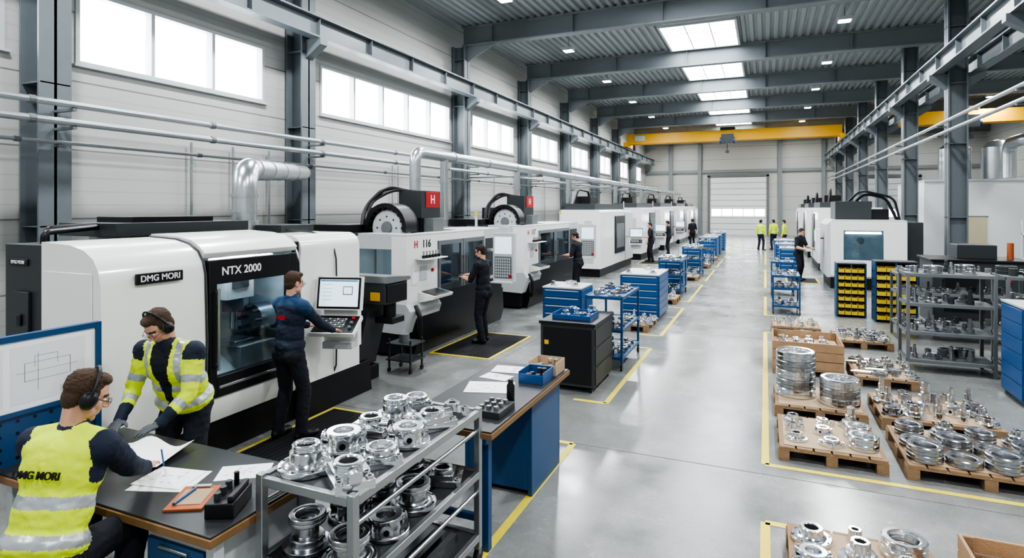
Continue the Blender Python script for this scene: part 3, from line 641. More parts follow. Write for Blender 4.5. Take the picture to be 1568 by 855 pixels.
# chuck, spindle head, turret, vice and tailstock inside
mb.cyl((-5.5,4.16,1.35),(-5.5,4.42,1.35),.2,CHROM2,24); mb.cyl((-5.5,4.42,1.35),(-5.5,4.55,1.35),.12,CHROME,20)
for k in range(3): a=k*2.1+.4; mb.obox((-5.5+.1*math.cos(a),4.46,1.35+.1*math.sin(a)),(.1,.09,.05),Matrix.Rotation(-a,3,'Y'),DGREY)
mb.box(-5.72,-5.3,4.62,4.98,1.5,2.0,SILV); mb.cyl((-5.42,4.8,1.5),(-5.42,4.8,1.36),.11,DGREY,20); mb.cyl((-5.42,4.8,1.36),(-5.42,4.8,1.16),.045,CHROME,16); mb.box(-5.3,-5.285,4.68,4.9,1.62,1.82,DGREY)
mb.box(-5.7,-5.25,4.75,5.25,.66,.98,GREY); mb.box(-5.6,-5.3,4.72,5.0,.98,1.04,CHROM2); mb.cyl((-5.45,5.3,1.22),(-5.45,5.08,1.22),.17,CHROM2,12)
for k in range(8): a=k*math.pi/4; mb.cyl((-5.45+.14*math.cos(a),5.1,1.22+.14*math.sin(a)),(-5.45+.14*math.cos(a),5.0,1.22+.14*math.sin(a)),.02,DGREY,8)
mb.ext([(-5.76,.66),(-5.2,.66),(-5.76,1.0)],'Y',4.2,4.75,INNER); mb.tube(fillet([(-5.7,4.3,1.95),(-5.6,4.4,1.7),(-5.6,4.6,1.8)],.08),.02,BLACK,8)
mb.box(-5.2,-5.14,4.3,5.1,1.95,1.98,LENS)
mb.box(-5.03,-5.015,4.2,5.2,.78,1.76,GL)
mb.box(-4.995,-4.965,3.4,3.84,1.83,1.925,BLACK)
mb.box(-6.2,-5.98,3.11,3.14,1.2,1.75,DGREY); mb.box(-6.12,-6.06,3.09,3.11,1.45,1.55,BLACK); mb.box(-6.3,-6.02,3.125,3.14,1.98,2.04,BLACK)
mb.box(-5.78,-5.1,3.11,3.12,.4,1.95,WHITE); 
mb.box(-6.95,-6.0,3.9,5.55,2.2,2.34,DGREY); mb.box(-6.8,-6.2,4.2,5.2,2.34,2.4,BLACK); mb.box(-6.3,-5.8,5.9,6.5,2.17,2.27,DGREY)
mb.tube(fillet([(-6.1,3.3,2.17),(-6.1,3.3,2.27),(-6.3,3.9,2.3)],.06),.03,BLACK,8); mb.tube(fillet([(-6.25,3.4,2.17),(-6.25,3.4,2.3),(-6.35,3.95,2.32)],.06),.03,BLACK,8)
mc=mb.obj('turn_mill_center',.012)
worklight((-5.22,4.7,1.94),.12,.9,20,(0,math.radians(-18),0),mc)
text('DMG MORI',(-4.963,3.62,1.877),.076,FX,PAPER,mc); text('NTX 2000',(-4.973,4.52,1.86),.115,FX,PAPER,mc); text('DMG MORI',(-6.16,3.122,2.01),.04,FY,PAPER,mc)
def pendant(cx,cy,fx,fy,arm,name='machine_control_pendant'):
    mb=MB(); f=V((fx,fy,0)).normalized(); r=V((-f.y,f.x,0)); u=V((0,0,1))
    B=Matrix((r,-f,u)).transposed()
    tilt=B@Matrix.Rotation(math.radians(-10),3,'X')
    c=V((cx,cy,1.47)); mb.obox(c,(.56,.07,.4),tilt,WHITE); mb.obox(c+tilt@V((0,-.037,0)),(.53,.006,.37),tilt,BLACK); mb.obox(c+tilt@V((0,-.041,0)),(.48,.004,.32),tilt,SCREEN)
    for k in range(5): mb.obox(c+tilt@V((-.14,-.044,.1-.045*k)),(.12,.002,.004),tilt,SCRD)
    mb.obox(c+tilt@V((.11,-.044,.03)),(.12,.002,.1),tilt,SCRD); mb.obox(c+tilt@V((.11,-.046,.03)),(.1,.002,.08),tilt,SCREEN); mb.obox(c+tilt@V((0,-.044,.145)),(.46,.002,.015),tilt,SCRD)
    kt=B@Matrix.Rotation(math.radians(-62),3,'X'); kc=V((cx,cy,1.1))+f*.12
    mb.obox(kc,(.54,.05,.34),kt,WHITE); mb.obox(kc+kt@V((0,-.027,0)),(.5,.006,.3),kt,BLACK)
    for i in range(10):
        for j in range(5): mb.obox(kc+kt@V((-.2+.033*i,-.032,.09-.035*j)),(.024,.006,.024),kt,GREY if (i+j)%3 else LGREY)
    for j in range(3): q=kc+kt@V((.19,-.03,.09-.08*j)); mb.cyl(q,q+kt@V((0,-.025,0)),.02,GREY if j else RED,12)
    mb.obox(V((cx,cy,1.14))-f*.08,(.42,.12,.62),B,WHITE); mb.obox(V((cx,cy,.86))-f*.0,(.36,.2,.08),B,LGREY)
    a=V(arm); mb.tube(fillet([V((cx,cy,1.3))-f*.12,V((cx,cy,1.3))-f*.3,a],.08),.035,LGREY,10)
    return mb.obj(name,.012)
pendant(-4.7,5.72,.3,-.95,(-5.0,6.35,1.3))
mb=MB(); mb.box(-5.75,-4.82,6.8,7.35,1.15,1.45,DGREY); mb.ext([(-5.75,1.15),(-5.1,1.15),(-5.35,.2),(-5.75,.2)],'Y',6.83,7.31,DGREY); mb.box(-4.82,-4.8,6.83,7.32,1.18,1.42,BLACK); mb.ext([(6.77,1.45),(7.38,1.45),(7.38,1.5),(6.77,1.55)],'X',-5.76,-4.78,GREY)
mb.box(-5.06,-4.9,6.785,6.8,1.2,1.32,YEL); mb.box(-5.6,-5.25,6.84,7.26,0,.2,BLACK); mb.cyl((-4.95,7.1,.95),(-4.95,7.1,1.15),.09,BLACK,12); mb.box(-5.1,-4.8,6.95,7.25,.86,.95,BLACK)
mb.obj('chip_conveyor',.01)
mb=MB()
for z in (.18,.42): mb.box(-5.3,-4.85,7.5,7.9,z,z+.02,DGREY)
for x in (-5.28,-4.9):
    for y in (7.53,7.85): mb.box(x,x+.025,y,y+.025,.07,.5,DGREY); mb.cyl((x,y+.01,.035),(x+.025,y+.01,.035),.035,BLACK,10)
mb.cyl((-5.1,7.7,.44),(-5.1,7.7,.56),.08,GREY,14); mb.obj('small_cart')
def vmc(y0,L,pend,num):
    mb=MB(); xf=-5.42
    mb.ext([(-7.2,0),(xf-.02,0),(xf+.05,.25),(xf+.03,.72),(-7.2,.72)],'Y',y0+.25,y0+L,BLACK)
    mb.ext([(-7.0,.45),(xf-.05,.4),(xf+.08,.78),(xf,.9),(-7.0,.9)],'Y',y0-.02,y0+1.0,LGREY)
    mb.box(-6.6,xf-.1,y0+.02,y0+.25,.06,.45,BLACK)
    mb.box(-7.0,-6.45,y0,y0+.05,.9,2.02,LGREY); mb.box(-5.72,xf,y0,y0+.05,.9,2.02,WHITE); mb.box(-6.45,-5.72,y0,y0+.05,.9,1.25,LGREY); mb.box(-6.45,-5.72,y0,y0+.05,1.8,2.02,LGREY)
    mb.box(-6.45,-5.72,y0+.02,y0+.035,1.25,1.8,GL); mb.box(-7.0,-6.95,y0+.05,y0+L-.05,.9,2.02,INNER)
    mb.box(-7.0,xf-.02,y0+.05,y0+L-.05,.72,.92,INNER)
    mb.box(-7.0,xf,y0+L-.05,y0+L,.72,2.02,LGREY)
    mb.box(xf-.05,xf,y0+.05,y0+1.0,.9,2.02,WHITE); mb.box(xf-.05,xf,y0+L-.9,y0+L-.05,.72,2.02,LGREY); mb.box(xf-.05,xf,y0+1.0,y0+L-.9,1.9,2.02,WHITE); mb.box(xf-.05,xf+.03,y0+1.0,y0+L-.06,.7,.98,BLACK)
    mb.box(xf,xf+.012,y0+L-.82,y0+L-.15,1.05,1.85,DGREY)
    dl=(L-1.9)/2
    for k in range(2):
        a=y0+1.0+dl*k; b=a+dl
        mb.box(xf-.03,xf+.02,a+.01,a+.09,.98,1.9,GREY); mb.box(xf-.03,xf+.02,b-.09,b-.01,.98,1.9,GREY); mb.box(xf-.03,xf+.02,a+.09,b-.09,1.82,1.9,GREY); mb.box(xf-.03,xf+.02,a+.09,b-.09,.98,1.1,DGREY)
        mb.box(xf-.01,xf,a+.09,b-.09,1.1,1.82,GLS)
        hy=b-.05 if k==0 else a+.05; mb.cyl((xf+.07,hy,1.2),(xf+.07,hy,1.6),.013,ALU,8); mb.box(xf+.02,xf+.07,hy-.01,hy+.01,1.22,1.25,ALU); mb.box(xf+.02,xf+.07,hy-.01,hy+.01,1.55,1.58,ALU)
    mb.box(-6.9,-6.3,y0+1.2,y0+2.0,.92,2.3,SILV); mb.cyl((-6.0,y0+1.6,1.4),(-6.0,y0+1.6,2.02),.15,SILV,18); mb.box(-6.3,-5.8,y0+1.1,y0+2.2,.92,1.05,CHROM2); mb.box(-6.3,-5.75,y0+1.4,y0+1.8,1.8,2.3,GREY)
    mb.box(-6.9,-5.6,y0+.3,y0+.33,1.95,1.98,LENS)
    mb.box(-7.0,-6.4,y0,y0+L,2.02,2.06,DGREY); mb.box(-5.75,xf,y0,y0+L,2.02,2.05,LGREY); mb.box(-6.4,-5.75,y0+2.3,y0+L,2.02,2.06,LGREY); mb.box(-6.4,-5.75,y0,y0+.6,2.02,2.06,LGREY)
    mb.box(-7.6,-7.0,y0+.1,y0+L-.4,.1,2.18,DGREY); mb.box(-7.5,-6.6,y0+.0,y0+.9,2.06,2.2,BLACK)
    cx,cz,cy=-6.15,2.14,y0+.62; RX=Matrix.Rotation(math.pi/2,3,'X')
    mb.lathe((cx,cy,cz),[(0,.14),(.30,.14),(.34,.1),(.34,-.12),(0,-.12)],LGREY,36,False,RX)
    mb.lathe((cx,cy,cz),[(0,.17),(.1,.17),(.12,.14),(0,.14)],GREY,24,False,RX)
    p=[(cx+.44*math.cos(math.pi*(k/18*1.1-.05)),cz+.44*math.sin(math.pi*(k/18*1.1-.05))) for k in range(19)]
    mb.ext(p+[(cx+.36*math.cos(math.pi*(k/18*1.1-.05)),cz+.36*math.sin(math.pi*(k/18*1.1-.05))) for k in range(18,-1,-1)],'Y',cy-.2,cy+.2,BLACK)
    mb.ext(p,'Y',cy+.15,cy+.2,BLACK)
    for k in range(18):
        a=2*math.pi*k/18; q=V((cx+.35*math.cos(a),cy-.1,cz+.35*math.sin(a))); mb.cyl(q,q+V((0,-.09,0)),.026,BLACK,8)
    for k in range(8): a=k*math.pi/4; mb.cyl((cx+.2*math.cos(a),cy-.13,cz+.2*math.sin(a)),(cx+.2*math.cos(a),cy-.145,cz+.2*math.sin(a)),.018,DGREY,8)
    mb.box(-6.45,-5.95,y0+1.3,y0+2.0,2.3,2.82,DGREY); mb.box(-6.44,-5.96,y0+1.32,y0+1.98,2.02,2.3,BLACK); mb.box(-5.95,-5.94,y0+1.45,y0+1.95,2.5,2.8,RED)
    mb.box(-7.3,-6.45,y0+1.5,y0+2.0,2.1,2.5,DGREY)
    mb.tube(fillet([(-6.7,y0+.5,2.1),(-6.8,y0+.7,2.5),(-6.6,y0+1.1,2.9),(-6.3,y0+1.5,2.8)],.2),.04,BLACK,10)
    mb.tube(fillet([(-6.6,y0+.5,2.1),(-6.75,y0+.8,2.6),(-6.5,y0+1.2,2.85),(-6.2,y0+1.6,2.8)],.2),.03,BLACK,10)
    mb.box(xf,xf+.24,y0+.25,y0+.95,1.62,1.64,WHITE); 
    for k in range(6): mb.cyl((xf+.12,y0+.33+k*.1,1.64),(xf+.12,y0+.33+k*.1,1.69),.03,BLACK,10); mb.cyl((xf+.12,y0+.33+k*.1,1.69),(xf+.12,y0+.33+k*.1,1.76),.014,CHROM2,8)
    mb.ext([(xf,.88),(xf+.3,.95),(xf+.32,1.0),(xf,1.06)],'Y',y0+.35,y0+1.0,WHITE); mb.ext([(xf+.02,1.063),(xf+.3,1.01),(xf+.3,1.015),(xf+.02,1.07)],'Y',y0+.42,y0+.93,BLACK)
    mb.box(xf,xf+.01,y0+.15,y0+.32,1.2,1.5,PAPER); mb.box(xf,xf+.01,y0+.4,y0+.62,1.25,1.5,LGREY); mb.cyl((xf,y0+.8,1.4),(xf+.03,y0+.8,1.4),.03,RED,10)
    mb.tube(fillet([(xf+.04,y0+.2,.85),(xf+.16,y0+.15,.7),(xf+.14,y0+.2,.3),(xf+.02,y0+.35,.35)],.08),.04,BLACK,10)
    py=y0+pend
    mb.box(-5.16,-4.7,py-.06,py+.08,.98,1.98,LGREY); mb.box(-5.12,-4.74,py-.066,py-.06,1.55,1.9,SCREEN); mb.box(-5.12,-4.74,py-.066,py-.06,1.05,1.5,GREY)
    for i in range(7):
        for j in range(7): mb.box(-5.1+i*.05,-5.07+i*.05,py-.072,py-.066,1.08+j*.058,1.12+j*.058,LGREY)
    mb.cyl((-4.76,py-.066,1.1),(-4.76,py-.1,1.1),.03,RED,12); mb.box(-5.16,-4.7,py-.2,py-.06,.96,.99,LGREY)
    mb.tube(fillet([(-4.95,py+.08,1.6),(-4.95,py+.2,1.6),(xf,py+.2,1.6)],.08),.035,LGREY,10); mb.box(-5.05,-4.85,py+.0,py+.1,1.98,2.1,LGREY)
    mb.cyl((-5.9,y0+L-.3,2.05),(-5.9,y0+L-.3,2.3),.03,LGREY,8); mb.cyl((-5.9,y0+L-.3,2.3),(-5.9,y0+L-.3,2.4),.035,YELB,8)
    o=mb.obj('vertical_machining_center',.008)
    worklight((-5.9,y0+.75,1.93),.6,.4,12,(0,0,0),o); worklight((-5.75,y0+L*.62,1.93),.4,1.0,10,(0,0,0),o)
    text(num,(xf+.004,y0+.62,1.87),.19,FX,BLACK,o); text('H',(xf+.004,y0+.28,1.87),.17,FX,RED,o); text('H',(-5.937,y0+1.7,2.65),.24,FX,PAPER,o)
vmc(8.25,3.8,2.85,'116'); vmc(13.4,4.5,3.95,'117')
def whitemc(x0,x1,y0,y1,h,xf_sign=1,name='machining_center'):
    mb=MB(); xf=x1 if xf_sign>0 else x0; s=xf_sign
    def rp(z0,z1,dx): 
        if s>0: return rounded(x0,x1+dx,z0,z1,.14)
        return [(x0+x1-p[0],p[1]) for p in rounded(x0,x1+dx,z0,z1,.14)]
    L=y1-y0
    mb.ext(rp(.3,h,0),'Y',y0,y0+L*.36,WHITE); mb.ext(rp(.3,h-.03,-.06),'Y',y0+L*.36,y0+L*.37,BLACK); mb.ext(rp(.3,h,-.02),'Y',y0+L*.37,y0+L*.72,WHITE); mb.ext(rp(.3,h-.05,0),'Y',y0+L*.73,y1,LGREY)
    mb.box(x0+.05,x1-.05,y0+.1,y1-.1,0,.3,BLACK)
    a,b=y0+L*.4,y0+L*.7
    mb.box(min(xf-s*.02,xf+s*.02),max(xf-s*.02,xf+s*.02),a,b,.7,h-.25,BLACK); mb.box(min(xf+s*.02,xf+s*.03),max(xf+s*.02,xf+s*.03),a+.15,b-.15,.9,h-.55,GREY)
    mb.cyl((xf+s*.07,a+.08,.95),(xf+s*.07,a+.08,1.6),.015,ALU,8)
    mb.box(x0+.25,x1-.25,y0-.01,y0,.5,h-.5,LGREY); mb.box(x0+.35,x0+.6,y0-.02,y0-.01,1.3,1.6,DGREY); mb.box(x0+.1,x1-.3,y0+.3,y1-.6,h,h+.22,DGREY); mb.box(x0+.3,x0+.9,y0+.8,y0+1.8,h+.22,h+.5,BLACK)
    mb.tube(fillet([(x0+.4,y0+.35,h+.2),(x0+.5,y0+.6,h+.75),(x0+.6,y0+1.6,h+.7),(x0+.6,y0+1.7,h+.4)],.15),.04,BLACK,8)
    mb.cyl((x1-.3,y1-.5,h),(x1-.3,y1-.5,h+.35),.03,LGREY,8)
    mb.obj(name,.015)
whitemc(-6.9,-5.4,20.6,26.2,2.42); pendant(-4.85,24.2,.2,-1,(-5.39,24.8,1.3))
whitemc(-6.9,-5.4,28.2,33.5,2.5); pendant(-4.9,30.6,.2,-1,(-5.39,31.2,1.3))
whitemc(-6.9,-5.4,35.2,40.5,2.55); pendant(-4.9,38,.2,-1,(-5.39,38.5,1.3)); whitemc(-6.9,-5.4,42,47.2,2.6); whitemc(-6.9,-5.4,48.5,53.5,2.6)
mb=MB(); x0,x1,y0,y1=1.75,4.35,20.6,23.2
mb.box(x0+.1,x1-.1,y0+.1,y1-.1,0,.35,BLACK)
mb.ext([(x0,.35),(x1-.5,.35),(x1-.5,2.12),(x0+.15,2.12),(x0,1.97)],'Y',y0+.06,y1,LGREY)
mb.box(x0+.1,x0+.45,y0,y0+.06,.4,2.05,WHITE); mb.box(x0+1.5,x1-.5,y0,y0+.06,.4,2.05,WHITE); mb.box(x0+.45,x0+1.5,y0,y0+.06,1.8,2.05,WHITE); mb.box(x0+.45,x0+1.5,y0,y0+.06,.4,.9,WHITE)
mb.box(x0+.45,x0+1.5,y0+.045,y0+.055,.9,1.8,INNER); mb.box(x0+.45,x0+1.5,y0+.01,y0+.02,.9,1.8,GL); mb.box(x0+.5,x0+1.45,y0+.035,y0+.045,1.7,1.76,LENS)
mb.cyl((x0+.9,y0+.06,1.5),(x0+.9,y0+.03,1.5),.1,GREY,16)
mb.box(x1-.5,x1,y0+.5,y1,.0,2.05,DGREY); mb.box(x0+.3,x0+1.3,y0+.8,y1-.3,2.12,2.7,DGREY); mb.box(x0+1.3,x0+1.8,y0+1,y1-.5,2.12,2.45,BLACK)
mb.tube(fillet([(x0+.9,y0+1,2.7),(x0+1.1,y0+.9,2.95),(x0+1.7,y0+.9,2.8),(x0+2.0,y0+.9,2.1)],.2),.045,BLACK,10); mb.tube(fillet([(x0+.7,y0+1,2.7),(x0+1.0,y0+.8,3.05),(x0+1.9,y0+.8,2.8),(x0+2.05,y0+.8,2.1)],.2),.035,BLACK,10)
mb.box(x0-.25,x0-.12,y0+.9,y0+1.4,1.1,1.8,WHITE); mb.box(x0-.26,x0-.25,y0+.95,y0+1.35,1.4,1.75,SCREEN); mb.cyl((x0-.12,y0+1.2,1.5),(x0,y0+1.2,1.5),.03,GREY,8)
mb.obj('milling_machine',.02)
whitemc(1.9,4.1,26.2,30.2,2.5,-1,'machining_center'); whitemc(1.9,4.1,33,37,2.5,-1,'machining_center'); whitemc(1.9,4.1,40,44,2.5,-1,'machining_center')
# ------------------------------------------------------------------ ducts
def band(mb,p,d,r):
    d=V(d).normalized(); p=V(p); mb.cyl(p-d*.02,p+d*.02,r+.012,GALV,20)
mb=MB(); pts=fillet([(-6.45,5.9,2.3),(-6.45,5.9,3.02),(-9.85,10.7,3.3)],.34,14); mb.tube(pts,.16,GALV,22)
band(mb,(-6.45,5.9,2.45),(0,0,1),.16); band(mb,(-6.45,5.9,2.66),(0,0,1),.16); d=(V((-9.85,10.7,3.3))-V((-6.45,5.9,3.02)))
for t in (.08,.25,.45,.7,.97): band(mb,V((-6.45,5.9,3.02))+d*t,d,.16)
mb.cyl((-6.45,5.9,2.201),(-6.45,5.9,2.32),.2,GALV,20); mb.obj('extraction_duct')
mb=MB(); mb.tube(fillet([(-7.2,11.3,2.21),(-7.2,11.3,3.75),(-7.2,56,3.75)],.25,10),.13,GALV,16)
for y in (12.6,17.2,22.5,30.5,37.5,44.5,50): mb.cyl((-7.2,y,2.2 if y<19 else 2.66),(-7.2,y,3.75),.1,GALV,14); mb.cyl((-7.2,y,3.1),(-7.2,y,3.15),.125,GALV,14)
for y in range(13,56,2): mb.cyl((-7.2,y,3.75),(-7.2,y+.05,3.75),.145,GALV,16)
for y in cols[3:-1]: mb.box(-10.04,-7.1,y-.03,y+.03,3.57,3.62,GREY)
mb.obj('extraction_duct')
# ------------------------------------------------------------------ people
def ik(a,c,l1,l2,pole):
    d=c-a; D=d.length
    if D>l1+l2-.005: c=a+d*((l1+l2-.005)/D); D=l1+l2-.005; d=c-a
    D=max(D,abs(l1-l2)+.02); x=(l1*l1-l2*l2+D*D)/(2*D); h=math.sqrt(max(0,l1*l1-x*x)); u=d.normalized(); p=(pole-u*pole.dot(u)).normalized()
    return a+u*x+p*h,c
class Blob:
    def __init__(s): s.P=[]
    def cap(s,a,b,ra,rb,reg): s.P.append(('c',V(a),V(b),ra,rb,reg))
    def ell(s,c,ax,reg): s.P.append(('e',V(c),[V(x) for x in ax],0,0,reg))
    def mesh(s,vox,it):
        vs=[];fs=[]
        def add(a,b): 
            n=len(vs); vs.extend([tuple(x) for x in a]); fs.extend([tuple(n+i for i in f) for f in b])
        for p in s.P:
            if p[0]=='e': add(*sphere_vf(p[1],p[2],20,12))
            else:
                a,b,ra,rb=p[1:5]
                for c,r in ((a,ra),(b,rb)): add(*sphere_vf(c,[V((r,0,0)),V((0,r,0)),V((0,0,r))],16,9))
                if (b-a).length>1e-4:
                    u,w=perp(b-a); n=16; q=[a+u*(ra*math.cos(2*math.pi*i/n))+w*(ra*math.sin(2*math.pi*i/n)) for i in range(n)]+[b+u*(rb*math.cos(2*math.pi*i/n))+w*(rb*math.sin(2*math.pi*i/n)) for i in range(n)]
                    add(q,[(i,(i+1)%n,n+(i+1)%n,n+i) for i in range(n)]+[tuple(range(n))[::-1],tuple(range(n,2*n))])
        me=bpy.data.meshes.new('tmp'); me.from_pydata(vs,[],fs); o=bpy.data.objects.new('tmp',me); sc.collection.objects.link(o)
        bm=bmesh.new(); bm.from_mesh(me); bmesh.ops.recalc_face_normals(bm,faces=bm.faces); bm.to_mesh(me); bm.free()
        r=o.modifiers.new('r','REMESH'); r.mode='VOXEL'; r.voxel_size=vox
        if it: sm=o.modifiers.new('s','SMOOTH'); sm.iterations=it; sm.factor=.5
        dg=bpy.context.evaluated_depsgraph_get(); m2=bpy.data.meshes.new_from_object(o.evaluated_get(dg))
        V_=np.zeros(len(m2.vertices)*3); m2.vertices.foreach_get('co',V_); V_=V_.reshape(-1,3); F=[tuple(p.vertices) for p in m2.polygons]
        C=np.array([V_[list(f)].mean(0) for f in F]) if F else np.zeros((0,3))
        bpy.data.objects.remove(o); 
        D=[]
        for p in s.P:
            if p[0]=='e':
                q=C-np.array(p[1]); k=np.zeros(len(C)); mn=1
                for a in p[2]:
                    l=a.length; mn=min(mn,l); k+=((q@np.array(a.normalized()))/l)**2
                D.append((np.sqrt(k)-1)*mn)
            else:
                a=np.array(p[1]); b=np.array(p[2]); ab=b-a; t=np.clip(((C-a)@ab)/max(1e-9,ab@ab),0,1); D.append(np.linalg.norm(C-a-t[:,None]*ab,axis=1)-(p[3]+(p[4]-p[3])*t))
        R=np.argmin(np.array(D),axis=0); reg=[s.P[i][5] for i in R]
        return V_,F,C,reg
def person(name,P,f,lean=0.0,wl=None,wr=None,fl=None,fr=None,look=None,mats=None,rule=None,vox=.018,S=1.0,hair=HAIR,muffs=False,glasses=True,beard=False,hand=SKIN,bulk=1.0,flat=False,gz=0.0,sleeve=None):
    P=V(P)+V((0,0,gz)); U=V((0,0,1)); f=V((f[0],f[1],0)).normalized(); r=V((f.y,-f.x,0))
    s=(U*math.cos(lean)+f*math.sin(lean)); fw=(f*math.cos(lean)-U*math.sin(lean))
    M=dict(torso=NAVY,uarm=NAVY,farm=NAVY,pelvis=BLKC,leg=BLKC,shoe=SHOE,collar=NAVY,skin=SKIN,hair=hair,lip=LIP); M.update(mats or {})
    mb=MB(); B=Blob(); k=S; bk=bulk*S
    B.ell(P+s*.36*k+fw*.005,[r*.178*bk,fw*.125*bk,s*.2*k],'torso'); B.ell(P+s*.43*k-fw*.012,[r*.192*bk,fw*.1*bk,s*.1*k],'torso')
    B.ell(P+s*.18*k,[r*.163*bk,fw*.122*bk,s*.2*k],'torso'); B.ell(P+s*.04*k,[r*.178*bk,fw*.138*bk,s*.1*k],'torso')
    N_=P+s*.53*k
    for sd in (-1,1): B.cap(N_-s*.01*k,P+s*.485*k+r*sd*.15*k,.06*k,.063*k,'torso')
    B.cap(N_-s*.02,N_+s*.022*k+fw*.01,.072*k,.068*k,'collar')
    B.ell(P-s*.06*k,[r*.17*k,fw*.125*k,s*.12*k],'pelvis')
    hands=[]; eb=[]
    for sd,w in ((-1,wl),(1,wr)):
        sh=P+s*.465*k+r*sd*.19*k; hang=w is None
        W=V(w) if w else sh-U*.54*k+r*sd*.05+f*.06
        pole=-U*.9-f*.5+r*sd*.55
        E,W=ik(sh,W,.3*k,.26*k,pole); eb.append((sh,E,W))
        B.ell(sh,[r*.073*k,fw*.075*k,s*.078*k],'uarm'); B.cap(sh,E,.066*bk,.055*k,'uarm'); B.cap(E,E+(W-E)*.35,.055*k,.052*k,'farm'); B.cap(E+(W-E)*.35,W,.052*k,.036*k,'farm')
        if M['farm']!=SKIN: B.cap(W-(W-E).normalized()*.02,W,.043*k,.041*k,'farm')
        else: B.cap(sh+(E-sh)*.5,sh+(E-sh)*.85,.066*k,.063*k,'uarm')
        hands.append((sd,W,(W-E).normalized(),hang))
    for sd,a in ((-1,fl),(1,fr)):
        hip=P-U*.05*k+r*sd*.09*k; A=V(a) if a else V((P.x,P.y,0))+r*sd*.13*k+f*(.04 if sd>0 else -.05)+U*(.09+gz)
        Kn,A=ik(hip,A,.415*k,.425*k,f*1.0+r*sd*.12)
        B.ell(hip-fw*.045*k-U*.01,[r*.088*k,fw*.09*k,s*.1*k],'pelvis')
        B.cap(hip,Kn,.1*k,.074*k,'leg'); B.cap(Kn,Kn+(A-Kn)*.35,.073*k,.072*k,'leg'); B.cap(Kn+(A-Kn)*.35,A,.072*k,.06*k,'leg'); B.cap(A-(A-Kn).normalized()*.02,A,.065*k,.064*k,'leg')
        ff=(f+r*sd*.2).normalized(); A2=V(A); B.cap(A2-ff*.04-U*.043*k,A2+ff*.14*k-U*.05*k,.045*k,.038*k,'shoe'); B.ell(A2+ff*.15*k-U*.048*k,[ff*.065*k,ff.cross(U)*.05*k,U*.038*k],'shoe'); B.cap(A2-U*.04,A2+ff*.05-U*.03*k,.045*k,.04*k,'shoe')
    Vx,F,C,reg=B.mesh(vox*k,5 if vox<.013 else 2)
    nv=[]
    amp=.010 if vox<.013 else .004
    c0=np.array(P)
    for v in Vx:
        q=V(v); d=mnoise.noise(q*9+V((3,5,7)))+.55*mnoise.noise(V((q.x*14,q.y*14,q.z*34)))+.35*mnoise.noise(q*38); ff=min(1,max(0,(v[2]-gz-.12)/.1)); o=V((v[0]-c0[0],v[1]-c0[1],0)); o=o.normalized() if o.length>1e-4 else o
        nv.append((v[0]+o.x*d*amp*ff,v[1]+o.y*d*amp*ff,v[2]))
    base=len(mb.v); mb.v.extend(nv)
    sA=np.array(s); rA=np.array(r); fA=np.array(fw)
    for i,fc in enumerate(F):
        q=C[i]-c0; m=M[reg[i]]
        if sleeve and reg[i] in('uarm','farm'):
            sh,E,W=min(eb,key=lambda t:min((V(C[i])-t[0]).length,(V(C[i])-t[1]).length,(V(C[i])-t[2]).length))
            t=((V(C[i])-sh).dot(E-sh))/(E-sh).length_squared if reg[i]=='uarm' else 1+((V(C[i])-E).dot(W-E))/(W-E).length_squared
            m=sleeve(t) or m
        if rule:
            mm=rule(reg[i],q@sA/k,q@rA/k,q@fA/k)
            if mm: m=mm
        mb.f.append(tuple(base+x for x in fc)); mb.m.append(mb.mi(m)); mb.sm.append(True)
    look=V(look).normalized() if look else (f-U*.12).normalized()
    hr=look.cross(U).normalized(); hu=hr.cross(look).normalized()
    H=N_+s*.045*k+U*.075*k+hu*.05*k+look*.025*k
    B=Blob(); e=lambda c,a,b,cc,rg:B.ell(H+hr*c[0]*k+look*c[1]*k+hu*c[2]*k,[hr*a*k,look*b*k,hu*cc*k],rg)
    e((0,-.008,.032),.074,.094,.086,'skin'); e((0,.026,-.03),.060,.064,.082,'skin'); e((0,.06,-.09),.027,.023,.022,'skin')
    for sd in (-1,1):
        e((sd*.034,.056,-.022),.023,.021,.028,'skin'); e((sd*.05,.02,-.06),.016,.04,.03,'skin'); e((sd*.077,-.005,-.005),.010,.02,.032,'skin')
        B.cap(H+hr*sd*.012*k+look*.084*k+hu*.03*k,H+hr*sd*.05*k+look*.068*k+hu*.027*k,.0085*k,.007*k,'brow')
    B.cap(H+look*.086*k+hu*.02*k,H+look*.108*k-hu*.022*k,.008*k,.012*k,'skin'); e((0,.098,-.027),.017,.012,.009,'skin')
    e((0,.081,-.056),.024,.011,.0055,'lip'); e((0,.079,-.065),.020,.011,.0055,'lip')
    B.cap(H-hu*.05*k-look*.02*k,N_-s*.02,.056*k,.06*k,'skin')
    e((0,-.024,.05),.081,.094,.087,'hair'); e((0,-.052,-.005),.071,.052,.07,'hair'); e((0,.03,.098),.06,.05,.03,'hair')
    for sd in (-1,1): e((sd*.067,.008,.032),.014,.03,.032,'hair')
    if beard: e((0,.045,-.082),.05,.05,.035,'hair'); e((0,.083,-.043),.028,.012,.006,'hair')
    hv=.005 if vox<.013 else .009
    Vx,F,C,reg=B.mesh(hv*k,2); M['brow']=hair if vox<.02 else SKIN
    hc=H+hu*.04*k; vv=[]
    for v in Vx:
        q=V(v); lc=q-H; up=lc.dot(hu)/k; fo=lc.dot(look)/k
        if up>.02 and (up>.085 or fo<.03): q=q+(q-hc).normalized()*(mnoise.noise(q*70)*.004+mnoise.noise(q*30)*.004)
        vv.append(tuple(q))
    base=len(mb.v); mb.v.extend(vv)
    for i,fc in enumerate(F): mb.f.append(tuple(base+x for x in fc)); mb.m.append(mb.mi(M[reg[i]])); mb.sm.append(True)
